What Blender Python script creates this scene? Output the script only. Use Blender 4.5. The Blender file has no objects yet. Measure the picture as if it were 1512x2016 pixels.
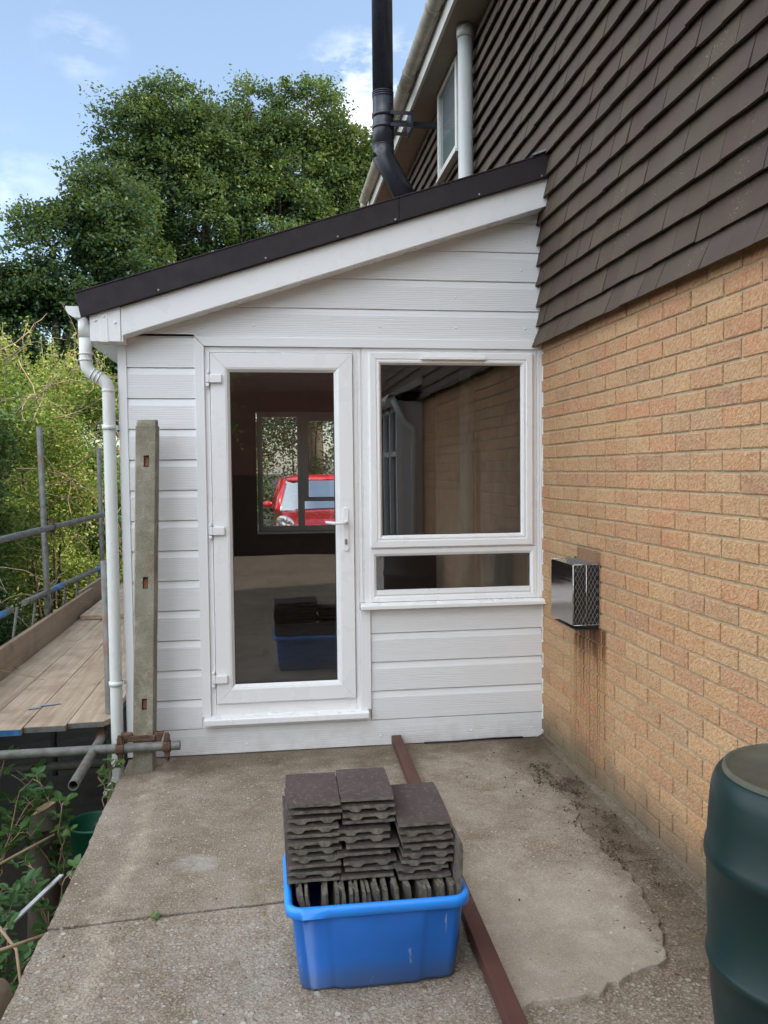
import bpy, bmesh, math, random
import numpy as np
from mathutils import Vector, Matrix, noise
random.seed(7)
rng = np.random.default_rng(11)
SC = bpy.context.scene
COL = SC.collection
PI = math.pi
R = math.radians

# ---------------------------------------------------------------- camera
cam_d = bpy.data.cameras.new('camera')
cam = bpy.data.objects.new('camera', cam_d)
COL.objects.link(cam)
cam_d.sensor_fit = 'VERTICAL'
cam_d.sensor_height = 24.0
cam_d.sensor_width = 18.0
cam_d.lens = 24.0*1650.44/2016.0
cam_d.clip_start = 0.05
cam_d.clip_end = 2000
_r = Vector((0.99033227, -0.1383472, -0.0101018542))
_u = Vector((0.01684441, 0.04765271, 0.9987219257))
_f = Vector((0.13768900, 0.98923671, -0.0495223939))
cam.matrix_world = Matrix(((_r.x, _u.x, -_f.x, -1.56325), (_r.y, _u.y, -_f.y, -4.64525), (_r.z, _u.z, -_f.z, 1.559), (0, 0, 0, 1)))
SC.camera = cam

# ---------------------------------------------------------------- world, sun, exposure
SUN_EL, SUN_AZ = 34.0, 102.0          # azimuth clockwise from +y towards +x
W = bpy.data.worlds.new('World')
SC.world = W
W.use_nodes = True
wt = W.node_tree
wt.nodes.clear()
wo = wt.nodes.new('ShaderNodeOutputWorld')
wb = wt.nodes.new('ShaderNodeBackground')
sky = wt.nodes.new('ShaderNodeTexSky')
sky.sky_type = 'NISHITA'
sky.sun_disc = False
sky.sun_elevation = R(SUN_EL)
sky.sun_rotation = R(SUN_AZ)
sky.air_density = 1.0
sky.dust_density = 1.2
sky.ozone_density = 1.0
wb.inputs['Strength'].default_value = 0.12
tc = wt.nodes.new('ShaderNodeTexCoord')
def wmath(op, a, b=None, c=None):
    n = wt.nodes.new('ShaderNodeMath'); n.operation = op
    for i, v in enumerate((a, b, c)):
        if v is None: continue
        if isinstance(v, (int, float)): n.inputs[i].default_value = v
        else: wt.links.new(v, n.inputs[i])
    return n.outputs[0]
def wnoise(scale, det, stretch):
    mp = wt.nodes.new('ShaderNodeMapping'); mp.inputs['Scale'].default_value = stretch
    wt.links.new(tc.outputs['Generated'], mp.inputs['Vector'])
    n = wt.nodes.new('ShaderNodeTexNoise'); n.inputs['Scale'].default_value = scale; n.inputs['Detail'].default_value = det
    n.inputs['Roughness'].default_value = 0.6
    wt.links.new(mp.outputs[0], n.inputs['Vector'])
    return n.outputs['Fac']
def wblob(d, r0, r1):
    v = Vector(d).normalized()
    n = wt.nodes.new('ShaderNodeVectorMath'); n.operation = 'DISTANCE'
    nn = wt.nodes.new('ShaderNodeVectorMath'); nn.operation = 'NORMALIZE'
    wt.links.new(tc.outputs['Generated'], nn.inputs[0])
    wt.links.new(nn.outputs[0], n.inputs[0]); n.inputs[1].default_value = v
    m = wt.nodes.new('ShaderNodeMapRange'); m.inputs['From Min'].default_value = r0; m.inputs['From Max'].default_value = r1
    m.inputs['To Min'].default_value = 1; m.inputs['To Max'].default_value = 0
    wt.links.new(n.outputs['Value'], m.inputs['Value'])
    return m.outputs[0]
nz = wnoise(9.0, 6.0, (1, 1, 2.2))
cl = wmath('MULTIPLY', wmath('SUBTRACT', nz, 0.47), 5.0)
cl = wmath('MAXIMUM', cl, 0.0)
b1 = wmath('MULTIPLY', wblob((-0.211, 1.066, 0.51), 0.0, 0.05), 0.35)
b2 = wmath('MULTIPLY', wblob((0.135, 1.019, 0.405), 0.02, 0.11), 2.0)
b3 = wmath('MULTIPLY', wblob((-0.30, 1.066, 0.33), 0.0, 0.08), 0.35)
bl = wmath('ADD', wmath('ADD', b1, b2), b3)
cm = wmath('MINIMUM', wmath('MULTIPLY', cl, bl), 0.85)
mx = wt.nodes.new('ShaderNodeMix'); mx.data_type = 'RGBA'
wt.links.new(cm, mx.inputs[0])
hz = wt.nodes.new('ShaderNodeMix'); hz.data_type = 'RGBA'; hz.inputs[0].default_value = 0.10
wt.links.new(sky.outputs[0], hz.inputs[6]); hz.inputs[7].default_value = (5.6, 6.8, 8.2, 1)   # thin high veil
wt.links.new(hz.outputs[2], mx.inputs[6])
mx.inputs[7].default_value = (6.6, 6.7, 7.0, 1)
# broken bright cumulus added out of view behind, to light the shaded walls
nz2 = wnoise(3.2, 7.0, (1, 1, 1.8))
c2 = wmath('MULTIPLY', wmath('SUBTRACT', nz2, 0.37), 5.0)
c2 = wmath('MAXIMUM', c2, 0.0)
b4 = wblob((-1.0, -0.55, 0.65), 0.80, 1.18)
m2_ = wmath('MINIMUM', wmath('MULTIPLY', c2, b4), 0.92)
mx2 = wt.nodes.new('ShaderNodeMix'); mx2.data_type = 'RGBA'
wt.links.new(m2_, mx2.inputs[0]); wt.links.new(mx.outputs[2], mx2.inputs[6])
mx2.inputs[7].default_value = (17.6, 18.4, 19.6, 1)
wt.links.new(mx2.outputs[2], wb.inputs['Color'])
wt.links.new(wb.outputs[0], wo.inputs['Surface'])

sun_d = bpy.data.lights.new('sun', 'SUN')
sun = bpy.data.objects.new('sun', sun_d)
COL.objects.link(sun)
sun_d.energy = 3.0
sun_d.angle = R(0.53)
sun_d.color = (1.0, 0.91, 0.78)
sdir = Vector((math.sin(R(SUN_AZ))*math.cos(R(SUN_EL)), math.cos(R(SUN_AZ))*math.cos(R(SUN_EL)), math.sin(R(SUN_EL))))
sun.rotation_euler = sdir.to_track_quat('Z', 'Y').to_euler()

SC.view_settings.view_transform = 'Standard'
SC.view_settings.look = 'None'
SC.view_settings.exposure = 1.12
SC.view_settings.gamma = 1.0
try:
    SC.cycles.max_bounces = 8
    SC.cycles.transparent_max_bounces = 12
    SC.cycles.diffuse_bounces = 4
    SC.cycles.caustics_reflective = False
    SC.cycles.caustics_refractive = False
    SC.cycles.sample_clamp_indirect = 6
except Exception:
    pass

# ---------------------------------------------------------------- mesh helpers
class MB:
    def __init__(s):
        s.v = []; s.f = []; s.sm = []; s.tone = []
    def add(s, vs, fs, smooth=False, tone=None):
        o = len(s.v)
        s.v += [tuple(p) for p in vs]
        for f in fs:
            s.f.append([i+o for i in f]); s.sm.append(smooth); s.tone.append(tone)
        return s
    def box(s, x0, x1, y0, y1, z0, z1, jit=0.0, tone=None):
        vs = [(x, y, z) for z in (z0, z1) for y in (y0, y1) for x in (x0, x1)]
        if jit:
            vs = [(a+random.uniform(-jit, jit), b+random.uniform(-jit, jit), c+random.uniform(-jit, jit)) for a, b, c in vs]
        return s.add(vs, [(0, 2, 3, 1), (4, 5, 7, 6), (0, 1, 5, 4), (2, 6, 7, 3), (0, 4, 6, 2), (1, 3, 7, 5)], tone=tone)
    def obox(s, c, ax, ay, az, tone=None):
        c = Vector(c); ax = Vector(ax); ay = Vector(ay); az = Vector(az)
        vs = [c+ax*i+ay*j+az*k for k in (-1, 1) for j in (-1, 1) for i in (-1, 1)]
        return s.add(vs, [(0, 2, 3, 1), (4, 5, 7, 6), (0, 1, 5, 4), (2, 6, 7, 3), (0, 4, 6, 2), (1, 3, 7, 5)], tone=tone)
    def tube(s, pts, r, n=12, caps=True, smooth=True, tone=None, sides=None):
        pts = [Vector(p) for p in pts]
        rs = r if isinstance(r, (list, tuple)) else [r]*len(pts)
        up = None; rings = []
        for i, p in enumerate(pts):
            if i == 0: d = pts[1]-p
            elif i == len(pts)-1: d = p-pts[i-1]
            else: d = (pts[i+1]-p).normalized()+(p-pts[i-1]).normalized()
            d.normalize()
            if up is None:
                up = d.orthogonal().normalized()
            else:
                up = (up-d*up.dot(d)).normalized()
            w = d.cross(up)
            rr = rs[i]
            if 0 < i < len(pts)-1:
                c = max(0.5, (pts[i+1]-p).normalized().dot(d)); 
            rings.append([p+(up*math.cos(2*PI*k/n)+w*math.sin(2*PI*k/n))*rr for k in range(n)])
        return s.loft(rings, caps=caps, smooth=smooth, tone=tone)
    def loft(s, rings, caps=True, closed=True, smooth=True, tone=None):
        n = len(rings[0]); o = len(s.v)
        for rg in rings: s.v += [tuple(p) for p in rg]
        for i in range(len(rings)-1):
            for k in range(n if closed else n-1):
                k2 = (k+1) % n
                s.f.append([o+i*n+k, o+i*n+k2, o+(i+1)*n+k2, o+(i+1)*n+k]); s.sm.append(smooth); s.tone.append(tone)
        if caps:
            s.f.append([o+k for k in range(n)][::-1]); s.sm.append(False); s.tone.append(tone)
            s.f.append([o+(len(rings)-1)*n+k for k in range(n)]); s.sm.append(False); s.tone.append(tone)
        return s
    def lathe(s, prof, c=(0, 0, 0), n=48, smooth=True, tone=None):
        rings = [[(c[0]+r*math.cos(2*PI*k/n), c[1]+r*math.sin(2*PI*k/n), c[2]+z) for k in range(n)] for r, z in prof]
        return s.loft(rings, caps=True, smooth=smooth, tone=tone)
    def prism(s, poly, axis, a0, a1, tone=None):
        """poly in the two other axes (cyclic order y,z / x,z / x,y)"""
        def mk(p, a):
            if axis == 'x': return (a, p[0], p[1])
            if axis == 'y': return (p[0], a, p[1])
            return (p[0], p[1], a)
        n = len(poly)
        vs = [mk(p, a0) for p in poly]+[mk(p, a1) for p in poly]
        fs = [list(range(n))[::-1], [n+i for i in range(n)]]+[[i, (i+1) % n, n+(i+1) % n, n+i] for i in range(n)]
        return s.add(vs, fs, tone=tone)
    def frame(s, x0, x1, z0, z1, prof, gap=0.0006):
        """mitred four-piece frame in an xz plane; prof = [(inset, y)...]"""
        def corner(t, i):
            return [(x0+t, z0+t), (x1-t, z0+t), (x1-t, z1-t), (x0+t, z1-t)][i]
        for i in range(4):
            j = (i+1) % 4
            dx, dz = [(1, 0), (0, 1), (-1, 0), (0, -1)][i]
            vs = []
            for t, y in prof:
                a = corner(t, i); b = corner(t, j)
                vs.append((a[0]+dx*gap, y, a[1]+dz*gap)); vs.append((b[0]-dx*gap, y, b[1]-dz*gap))
            n = len(prof)
            fs = [(2*k, 2*k+1, 2*k+3, 2*k+2) for k in range(n-1)]
            fs.append([2*k for k in range(n)]); fs.append([2*k+1 for k in range(n)][::-1])
            s.add(vs, fs)
        return s
    def build(s, name, material, parent=None, bevel=0, seg=2, weld=False):
        me = bpy.data.meshes.new(name)
        me.from_pydata(s.v, [], s.f)
        bm = bmesh.new(); bm.from_mesh(me)
        if weld: bmesh.ops.remove_doubles(bm, verts=bm.verts, dist=1e-5)
        bmesh.ops.recalc_face_normals(bm, faces=bm.faces)
        bm.to_mesh(me); bm.free()
        if len(me.polygons) == len(s.sm):
            me.polygons.foreach_set('use_smooth', s.sm)
        if any(t is not None for t in s.tone):
            ca = me.color_attributes.new('tone', 'FLOAT_COLOR', 'CORNER')
            arr = []
            for p, t in zip(me.polygons, s.tone):
                t = t or (0.5, 0.5, 0.5)
                arr += [t[0], t[1], t[2], 1.0]*len(p.vertices)
            ca.data.foreach_set('color', arr)
        me.materials.append(material)
        o = bpy.data.objects.new(name, me)
        COL.objects.link(o)
        if parent is not None:
            o.parent = parent
            if parent.type == 'EMPTY': o.location = [-c for c in parent.location]
        if bevel:
            m = o.modifiers.new('bevel', 'BEVEL'); m.width = bevel; m.segments = seg; m.limit_method = 'ANGLE'; m.angle_limit = R(40)
            m.harden_normals = False
        return o

def tag(o, label=None, cat=None, group=None, kind=None):
    if cat and not kind: kind = 'thing'
    if label: o['label'] = label
    if cat: o['category'] = cat
    if group: o['group'] = group
    if kind: o['kind'] = kind
    return o
def thing(name, loc, label, cat, group=None):
    o = bpy.data.objects.new(name, None); COL.objects.link(o)
    o.location = loc; o.empty_display_size = 0.1
    return tag(o, label, cat, group)
def structure(o): o['kind'] = 'structure'; return o
def copy_tree(o, parent=None):
    c = o.copy(); COL.objects.link(c)
    if parent is not None: c.parent = parent
    for ch in list(o.children): copy_tree(ch, c)
    return c

# ---------------------------------------------------------------- material helpers
class NT:
    def __init__(s, name):
        s.m = bpy.data.materials.new(name); s.m.use_nodes = True
        s.t = s.m.node_tree; s.t.nodes.clear()
        s.out = s.t.nodes.new('ShaderNodeOutputMaterial')
        s.tc = s.t.nodes.new('ShaderNodeTexCoord')
        s.obj = s.tc.outputs['Object']
    def lk(s, a, b):
        if isinstance(a, (int, float)): b.default_value = a
        elif isinstance(a, (tuple, list)):
            if len(a) == 3 and b.type == 'RGBA': a = tuple(a)+(1,)
            b.default_value = a
        else: s.t.links.new(a, b)
    def math(s, op, a, b=None, clamp=False):
        n = s.t.nodes.new('ShaderNodeMath'); n.operation = op; n.use_clamp = clamp
        s.lk(a, n.inputs[0])
        if b is not None: s.lk(b, n.inputs[1])
        return n.outputs[0]
    def mapping(s, sc=(1, 1, 1), rot=(0, 0, 0), loc=(0, 0, 0), vec=None):
        n = s.t.nodes.new('ShaderNodeMapping')
        n.inputs['Scale'].default_value = sc; n.inputs['Rotation'].default_value = rot; n.inputs['Location'].default_value = loc
        s.t.links.new(vec or s.obj, n.inputs['Vector']); return n.outputs[0]
    def noise(s, scale, det=4, rough=0.55, vec=None, dist=0.0):
        n = s.t.nodes.new('ShaderNodeTexNoise'); n.inputs['Scale'].default_value = scale; n.inputs['Detail'].default_value = det
        n.inputs['Roughness'].default_value = rough; n.inputs['Distortion'].default_value = dist
        s.t.links.new(vec or s.obj, n.inputs['Vector']); return n.outputs['Fac']
    def voro(s, scale, feat='F1', out='Distance', vec=None, rand=1.0):
        n = s.t.nodes.new('ShaderNodeTexVoronoi'); n.feature = feat; n.inputs['Scale'].default_value = scale
        n.inputs['Randomness'].default_value = rand
        s.t.links.new(vec or s.obj, n.inputs['Vector']); return n.outputs[out]
    def wave(s, scale, dist, det, dsc, vec=None, direction='X', drough=0.5):
        n = s.t.nodes.new('ShaderNodeTexWave'); n.wave_type = 'BANDS'; n.bands_direction = direction
        n.inputs['Scale'].default_value = scale; n.inputs['Distortion'].default_value = dist
        n.inputs['Detail'].default_value = det; n.inputs['Detail Scale'].default_value = dsc; n.inputs['Detail Roughness'].default_value = drough
        s.t.links.new(vec or s.obj, n.inputs['Vector']); return n.outputs['Fac']
    def rng(s, v, a, b, c=0.0, d=1.0, smooth=False):
        n = s.t.nodes.new('ShaderNodeMapRange'); n.interpolation_type = 'SMOOTHSTEP' if smooth else 'LINEAR'
        s.lk(v, n.inputs['Value']); n.inputs['From Min'].default_value = a; n.inputs['From Max'].default_value = b
        n.inputs['To Min'].default_value = c; n.inputs['To Max'].default_value = d; return n.outputs[0]
    def mix(s, f, a, b, mode='MIX'):
        n = s.t.nodes.new('ShaderNodeMix'); n.data_type = 'RGBA'; n.blend_type = mode
        s.lk(f, n.inputs[0]); s.lk(a, n.inputs[6]); s.lk(b, n.inputs[7]); return n.outputs[2]
    def ramp(s, f, stops):
        n = s.t.nodes.new('ShaderNodeValToRGB'); e = n.color_ramp.elements
        while len(e) < len(stops): e.new(0.5)
        for x, (p, c) in zip(e, stops): x.position = p; x.color = tuple(c)+(1,)
        s.lk(f, n.inputs[0]); return n.outputs[0]
    def sep(s, vec=None):
        n = s.t.nodes.new('ShaderNodeSeparateXYZ'); s.t.links.new(vec or s.obj, n.inputs[0]); return n.outputs
    def attr(s, name='tone'):
        n = s.t.nodes.new('ShaderNodeAttribute'); n.attribute_name = name; return n.outputs['Color']
    def rand(s):
        return s.t.nodes.new('ShaderNodeObjectInfo').outputs['Random']
    def bump(s, h, strength=0.5, dist=0.01, prev=None):
        n = s.t.nodes.new('ShaderNodeBump'); n.inputs['Strength'].default_value = strength; n.inputs['Distance'].default_value = dist
        s.lk(h, n.inputs['Height'])
        if prev is not None: s.t.links.new(prev, n.inputs['Normal'])
        return n.outputs[0]
    def bsdf(s, col, rough=0.6, metal=0.0, normal=None, spec=0.5, coat=0.0, trans=0.0):
        n = s.t.nodes.new('ShaderNodeBsdfPrincipled')
        s.lk(col, n.inputs['Base Color']); s.lk(rough, n.inputs['Roughness']); s.lk(metal, n.inputs['Metallic'])
        s.lk(spec, n.inputs['Specular IOR Level']); s.lk(coat, n.inputs['Coat Weight'])
        if trans: s.lk(trans, n.inputs['Transmission Weight'])
        if normal is not None: s.t.links.new(normal, n.inputs['Normal'])
        return n.outputs[0]
    def fin(s, sh):
        s.t.links.new(sh, s.out.inputs['Surface']); return s.m

def simple(name, col, rough=0.5, metal=0.0, var=0.12, scale=6, bump=0.0, bscale=80, spec=0.5, coat=0.0):
    n = NT(name)
    f = n.noise(scale, 5)
    c = n.mix(n.rng(f, 0.3, 0.7), tuple(x*(1-var) for x in col), tuple(min(1, x*(1+var)) for x in col))
    nm = n.bump(n.noise(bscale, 4), bump, 0.004) if bump else None
    rr = n.rng(n.noise(scale*2.3, 4), 0.3, 0.7, max(0.02, rough-0.08), min(1, rough+0.08))
    return n.fin(n.bsdf(c, rr, metal, nm, spec, coat))

M = {}
M['upvc'] = simple('white_upvc', (0.80, 0.80, 0.79), 0.30, var=0.004, scale=3)
M['upvc_trim'] = simple('white_upvc_trim', (0.78, 0.785, 0.78), 0.35, var=0.004, scale=3)
M['upvc_grey'] = simple('white_upvc_pipe', (0.66, 0.67, 0.63), 0.3, var=0.03, scale=3)
M['rubber'] = simple('black_gasket', (0.015, 0.015, 0.016), 0.5)
M['black_metal'] = simple('black_flue_enamel', (0.018, 0.02, 0.027), 0.33, var=0.15, scale=5)
M['steel'] = simple('steel', (0.55, 0.53, 0.5), 0.25, 1.0)
M['dark_void'] = simple('charcoal_metal', (0.02, 0.02, 0.02), 0.5)
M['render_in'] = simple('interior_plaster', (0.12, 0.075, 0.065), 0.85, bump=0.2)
M['floor_in'] = simple('interior_floor', (0.50, 0.47, 0.44), 0.8)
M['lead'] = simple('lead_flashing', (0.33, 0.34, 0.36), 0.5, 0.3, bump=0.3, bscale=30)

def m_clad():
    n = NT('woodgrain_cladding')
    bid = n.math('FLOOR', n.math('DIVIDE', n.math('SUBTRACT', n.sep()[2], 0.148), 0.1644))
    cb = n.t.nodes.new('ShaderNodeCombineXYZ')
    n.lk(n.math('MULTIPLY', bid, 3.7), cb.inputs[0]); n.lk(n.math('MULTIPLY', bid, 1.3), cb.inputs[1])
    va = n.t.nodes.new('ShaderNodeVectorMath'); va.operation = 'ADD'
    n.t.links.new(n.obj, va.inputs[0]); n.t.links.new(cb.outputs[0], va.inputs[1])
    v = n.mapping((1.5, 1.5, 26), vec=va.outputs[0])
    w = n.wave(1.15, 7.0, 4, 1.3, vec=v, direction='Z', drough=0.62)
    g2 = n.noise(3.0, 6, 0.7, vec=n.mapping((6, 6, 150), vec=va.outputs[0]))
    h = n.math('ADD', n.math('MULTIPLY', n.rng(w, 0.1, 0.6), 0.6), n.math('MULTIPLY', g2, 0.5))
    # the board's bevelled upper lip is smooth: fade the emboss by height within the board
    t = n.math('FRACT', n.math('DIVIDE', n.math('SUBTRACT', n.sep()[2], 0.148), 0.1644))
    fl = n.rng(t, 0.76, 0.79, 1, 0)
    nm = n.bump(n.math('MULTIPLY', h, fl), 0.42, 0.0022)
    c = n.mix(n.rng(h, 0.2, 0.9), (0.70, 0.705, 0.70), (0.76, 0.765, 0.755))
    # a little splash dirt near the ground
    d = n.math('MULTIPLY', n.rng(n.sep()[2], 0.0, 0.18, 0.35, 0.0), n.rng(n.noise(14, 5), 0.4, 0.7))
    c = n.mix(d, c, (0.42, 0.38, 0.32))
    return n.fin(n.bsdf(c, 0.42, 0, nm))
M['clad'] = m_clad()

def flue_stain(n, sp, c, amt):
    # rust coloured runs below the boiler flue
    ym = n.math('MULTIPLY', n.rng(sp[1], -0.945, -0.915, 0, 1, True), n.rng(sp[1], -0.50, -0.53, 0, 1, True))
    below = n.rng(sp[2], 0.785, 0.80, 1, 0)
    run = n.noise(1.0, 4, 0.6, vec=n.mapping((0.01, 42, 0.35)))
    jag_ = n.math('ADD', sp[2], n.math('MULTIPLY', n.noise(1.0, 3, 0.6, vec=n.mapping((0.01, 30, 1.0))), 0.35))
    dark = n.math('MULTIPLY', n.rng(jag_, 0.74, 0.90, 0, 1, True), n.rng(run, 0.40, 0.50))
    thin = n.math('MULTIPLY', n.rng(run, 0.53, 0.59), n.rng(sp[2], 0.0, 0.75, 0.3, 1.0))
    st = n.math('MULTIPLY', n.math('MULTIPLY', n.math('MAXIMUM', dark, thin), ym), below)
    wash = n.math('MULTIPLY', n.math('MULTIPLY', ym, below), n.rng(sp[2], 0.0, 0.8, 0.25, 0.9))
    c = n.mix(wash, c, n.mix(1.0, c, (0.90, 0.79, 0.66), 'MULTIPLY'))
    return n.mix(n.math('MULTIPLY', st, amt), c, (0.085, 0.035, 0.018))
def m_brick():
    n = NT('rustic_buff_brick')
    a = n.attr()
    v = n.mapping((1, 1, 1), rot=(R(38), 0, 0))
    v2 = n.mapping((1, 0.45, 1.0), vec=v)
    cr = n.noise(125, 3, 0.6, vec=v2, dist=0.8)
    fine = n.noise(300, 3, 0.7)
    big = n.noise(7, 4)
    c = n.mix(n.rng(big, 0.35, 0.68), a, n.mix(0.5, a, (0.52, 0.36, 0.20)), 'MIX')
    c = n.mix(n.rng(n.noise(1.3, 3), 0.35, 0.65, 0, 0.55), c, n.mix(1.0, c, (1.0, 0.90, 0.82), 'MULTIPLY'))
    c = n.mix(n.rng(n.noise(24, 4, 0.6), 0.56, 0.72, 0, 0.45), c, n.mix(1.0, c, (0.72, 0.58, 0.50), 'MULTIPLY'))
    c = n.mix(n.rng(cr, 0.52, 0.40, 0, 0.6), c, n.mix(1.0, c, (0.64, 0.50, 0.42), 'MULTIPLY'))
    c = n.mix(n.rng(cr, 0.56, 0.68, 0, 0.35), c, (0.68, 0.52, 0.35))
    c = n.mix(n.rng(fine, 0.62, 0.8, 0, 0.35), c, (0.62, 0.50, 0.36))
    sp = n.sep()
    # base grime (rising damp and algae) with an uneven upper limit
    g = n.math('ADD', sp[2], n.math('MULTIPLY', n.noise(5, 5), -0.26))
    gm = n.rng(g, -0.12, 0.16, 1.0, 0.0, True)
    c = n.mix(n.math('MULTIPLY', gm, 0.9), c, n.mix(n.noise(20, 3), (0.13, 0.11, 0.085), (0.19, 0.155, 0.10)))
    c = flue_stain(n, sp, c, 0.9)
    # damp dark patch above the flue
    um = n.math('MULTIPLY', n.math('MULTIPLY', n.rng(sp[1], -0.88, -0.85, 0, 1, True), n.rng(sp[1], -0.54, -0.57, 0, 1, True)),
                n.math('MULTIPLY', n.rng(sp[2], 1.19, 1.16, 0, 1, True), n.rng(sp[2], 1.05, 1.08, 0, 1)))
    c = n.mix(n.math('MULTIPLY', um, 0.6), c, (0.16, 0.085, 0.055))
    h = n.math('ADD', n.math('MULTIPLY', n.rng(cr, 0.3, 0.7), 1.0), n.math('MULTIPLY', fine, 0.25))
    nm = n.bump(h, 0.85, 0.0045)
    return n.fin(n.bsdf(c, 0.9, 0, nm, 0.25))
M['brick'] = m_brick()
def m_mortar():
    n = NT('brick_mortar')
    c = n.mix(n.rng(n.noise(30, 5), 0.3, 0.7), (0.34, 0.265, 0.165), (0.45, 0.365, 0.24))
    g = n.math('ADD', n.sep()[2], n.math('MULTIPLY', n.noise(5, 5), -0.26))
    c = n.mix(n.math('MULTIPLY', n.rng(g, -0.10, 0.13, 0.9, 0.0, True), 0.8), c, (0.15, 0.125, 0.09))
    c = flue_stain(n, n.sep(), c, 0.7)
    return n.fin(n.bsdf(c, 0.95, 0, n.bump(n.noise(140, 5), 0.7, 0.004), 0.2))
M['mortar'] = m_mortar()
def m_tile(name, warm=True):
    n = NT(name)
    a = n.attr()
    big = n.noise(1.6, 5, 0.6)
    c = n.mix(n.rng(big, 0.45, 0.62, 0, 0.6), n.mix(0.35, a, (0.070, 0.049, 0.036)), (0.085, 0.066, 0.041))
    sp = n.noise(70, 4, 0.7)
    c = n.mix(n.rng(sp, 0.62, 0.75, 0, 0.45), c, (0.16, 0.13, 0.10))
    lich = n.math('MULTIPLY', n.rng(n.noise(120, 2, 0.6), 0.66, 0.70), n.rng(n.noise(3.2, 4), 0.56, 0.66))
    c = n.mix(n.math('MULTIPLY', lich, 0.8), c, (0.42, 0.38, 0.28))
    nm = n.bump(n.noise(160, 4, 0.65), 0.5, 0.003)
    return n.fin(n.bsdf(c, 0.78, 0, nm, 0.3))
M['hung_tile'] = m_tile('hung_brown_tile', True)
def m_concrete(name, c1, c2, sc, amt, bumpd, grime=True, moss=True, spk=0.6, worn=False):
    n = NT(name)
    mul = lambda c, k: n.mix(1.0, c, k, 'MULTIPLY')
    sp = n.sep()
    c = n.mix(n.rng(n.noise(0.9, 6, 0.62, dist=0.5), 0.34, 0.66), c1, c2)
    c = n.mix(n.rng(n.noise(4.5, 7, 0.7), 0.42, 0.66, 0, 0.85), c, mul(c, (0.62, 0.55, 0.47)))
    c = n.mix(n.rng(n.noise(11, 6, 0.7, vec=n.mapping(loc=(3, 7, 1))), 0.52, 0.70, 0, 0.5), c, (0.56, 0.50, 0.41))
    # sand specks, and grain relief shading painted in as strong fine contrast
    f1 = n.noise(150, 5, 0.8)
    c = n.mix(n.rng(f1, 0.40, 0.58, spk, 0.0), c, mul(c, (0.42, 0.37, 0.32)))
    c = n.mix(n.rng(f1, 0.54, 0.70, 0.0, spk), c, (0.64, 0.58, 0.48))
    if worn:
        # the newest trowelling, palest towards the near end
        py = n.math('ADD', sp[1], n.math('MULTIPLY', n.noise(2.4, 5), 0.7))
        px_ = n.math('ADD', sp[0], n.math('MULTIPLY', n.noise(2.9, 5), 0.35))
        pw = n.math('MULTIPLY', n.rng(py, -1.0, -1.45, 0, 1, True), n.rng(px_, -0.02, -0.22, 0, 1, True))
        c = n.mix(n.math('MULTIPLY', pw, 0.45), c, n.mix(n.rng(n.noise(5, 7, 0.72), 0.3, 0.7), (0.36, 0.31, 0.245), (0.60, 0.535, 0.44)))
    # exposed aggregate stones of several sizes
    aggs = []
    for k, (s_, am) in enumerate(((sc, amt), (sc*1.9, amt*1.1), (sc*0.6, amt*0.45))):
        vv = n.mapping((1, 1, 1), loc=(k*1.7, k*2.9, 0))
        vn = n.voro(s_, 'F1', 'Distance', vec=vv); vc = n.sep(n.voro(s_, 'F1', 'Color', vec=vv))
        ed = n.math('ADD', vn, n.math('MULTIPLY', n.noise(s_*3, 2), 0.22))
        ag = n.math('MULTIPLY', n.rng(vc[0], 1-am, 1-am+0.02), n.rng(ed, 0.40, 0.50, 1, 0))
        stc = n.ramp(vc[1], [(0.0, (0.30, 0.17, 0.10)), (0.15, (0.46, 0.35, 0.24)), (0.45, (0.56, 0.49, 0.39)), (0.7, (0.24, 0.21, 0.18)), (0.85, (0.50, 0.45, 0.37)), (1.0, (0.68, 0.64, 0.56))])
        c = n.mix(n.math('MULTIPLY', ag, n.rng(vc[2], 0, 1, 0.35, 0.95)), c, stc)
        aggs.append(ag)
    if grime:
        e = n.math('ADD', sp[0], n.math('MULTIPLY', n.noise(2.6, 6, 0.65), 0.62))
        gm = n.rng(e, -0.06, 0.20, 0, 1, True)
        c = n.mix(n.math('MULTIPLY', gm, 0.66), c, mul(c, (0.32, 0.27, 0.22)))
        e2 = n.math('ADD', sp[1], n.math('MULTIPLY', n.noise(2.2, 6, 0.65), 0.95))
        m2 = n.math('MULTIPLY', n.rng(e2, 0.05, 0.38, 0, 1, True), n.rng(sp[0], -2.35, -1.9, 0.3, 1.0))
        c = n.mix(n.math('MULTIPLY', m2, 0.62), c, mul(c, (0.42, 0.37, 0.32)))
        speck = n.math('MULTIPLY', n.rng(n.noise(40, 5, 0.75), 0.585, 0.63), n.rng(n.noise(4.1, 4), 0.46, 0.58))
        near = n.rng(e, -0.42, -0.05, 0, 1)
        c = n.mix(n.math('MULTIPLY', n.math('MULTIPLY', speck, near), 0.85), c, (0.04, 0.028, 0.02))
        # pale worn strip along the open edge and a spilt powder smear
        w_ = n.math('ADD', sp[0], n.math('MULTIPLY', n.noise(3, 5), 0.30))
        ws = n.math('MULTIPLY', n.math('MULTIPLY', n.rng(w_, -2.06, -2.01, 0, 1, True), n.rng(w_, -1.93, -1.98, 0, 1, True)), n.rng(n.noise(7, 5, 0.7), 0.38, 0.62))
        c = n.mix(n.math('MULTIPLY', n.math('MULTIPLY', ws, n.rng(f1, 0.35, 0.6)), 0.65), c, (0.66, 0.56, 0.42))
        dx = n.math('DIVIDE', n.math('ADD', sp[0], 1.87), 0.10); dy = n.math('DIVIDE', n.math('ADD', sp[1], 1.30), 0.09)
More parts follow.
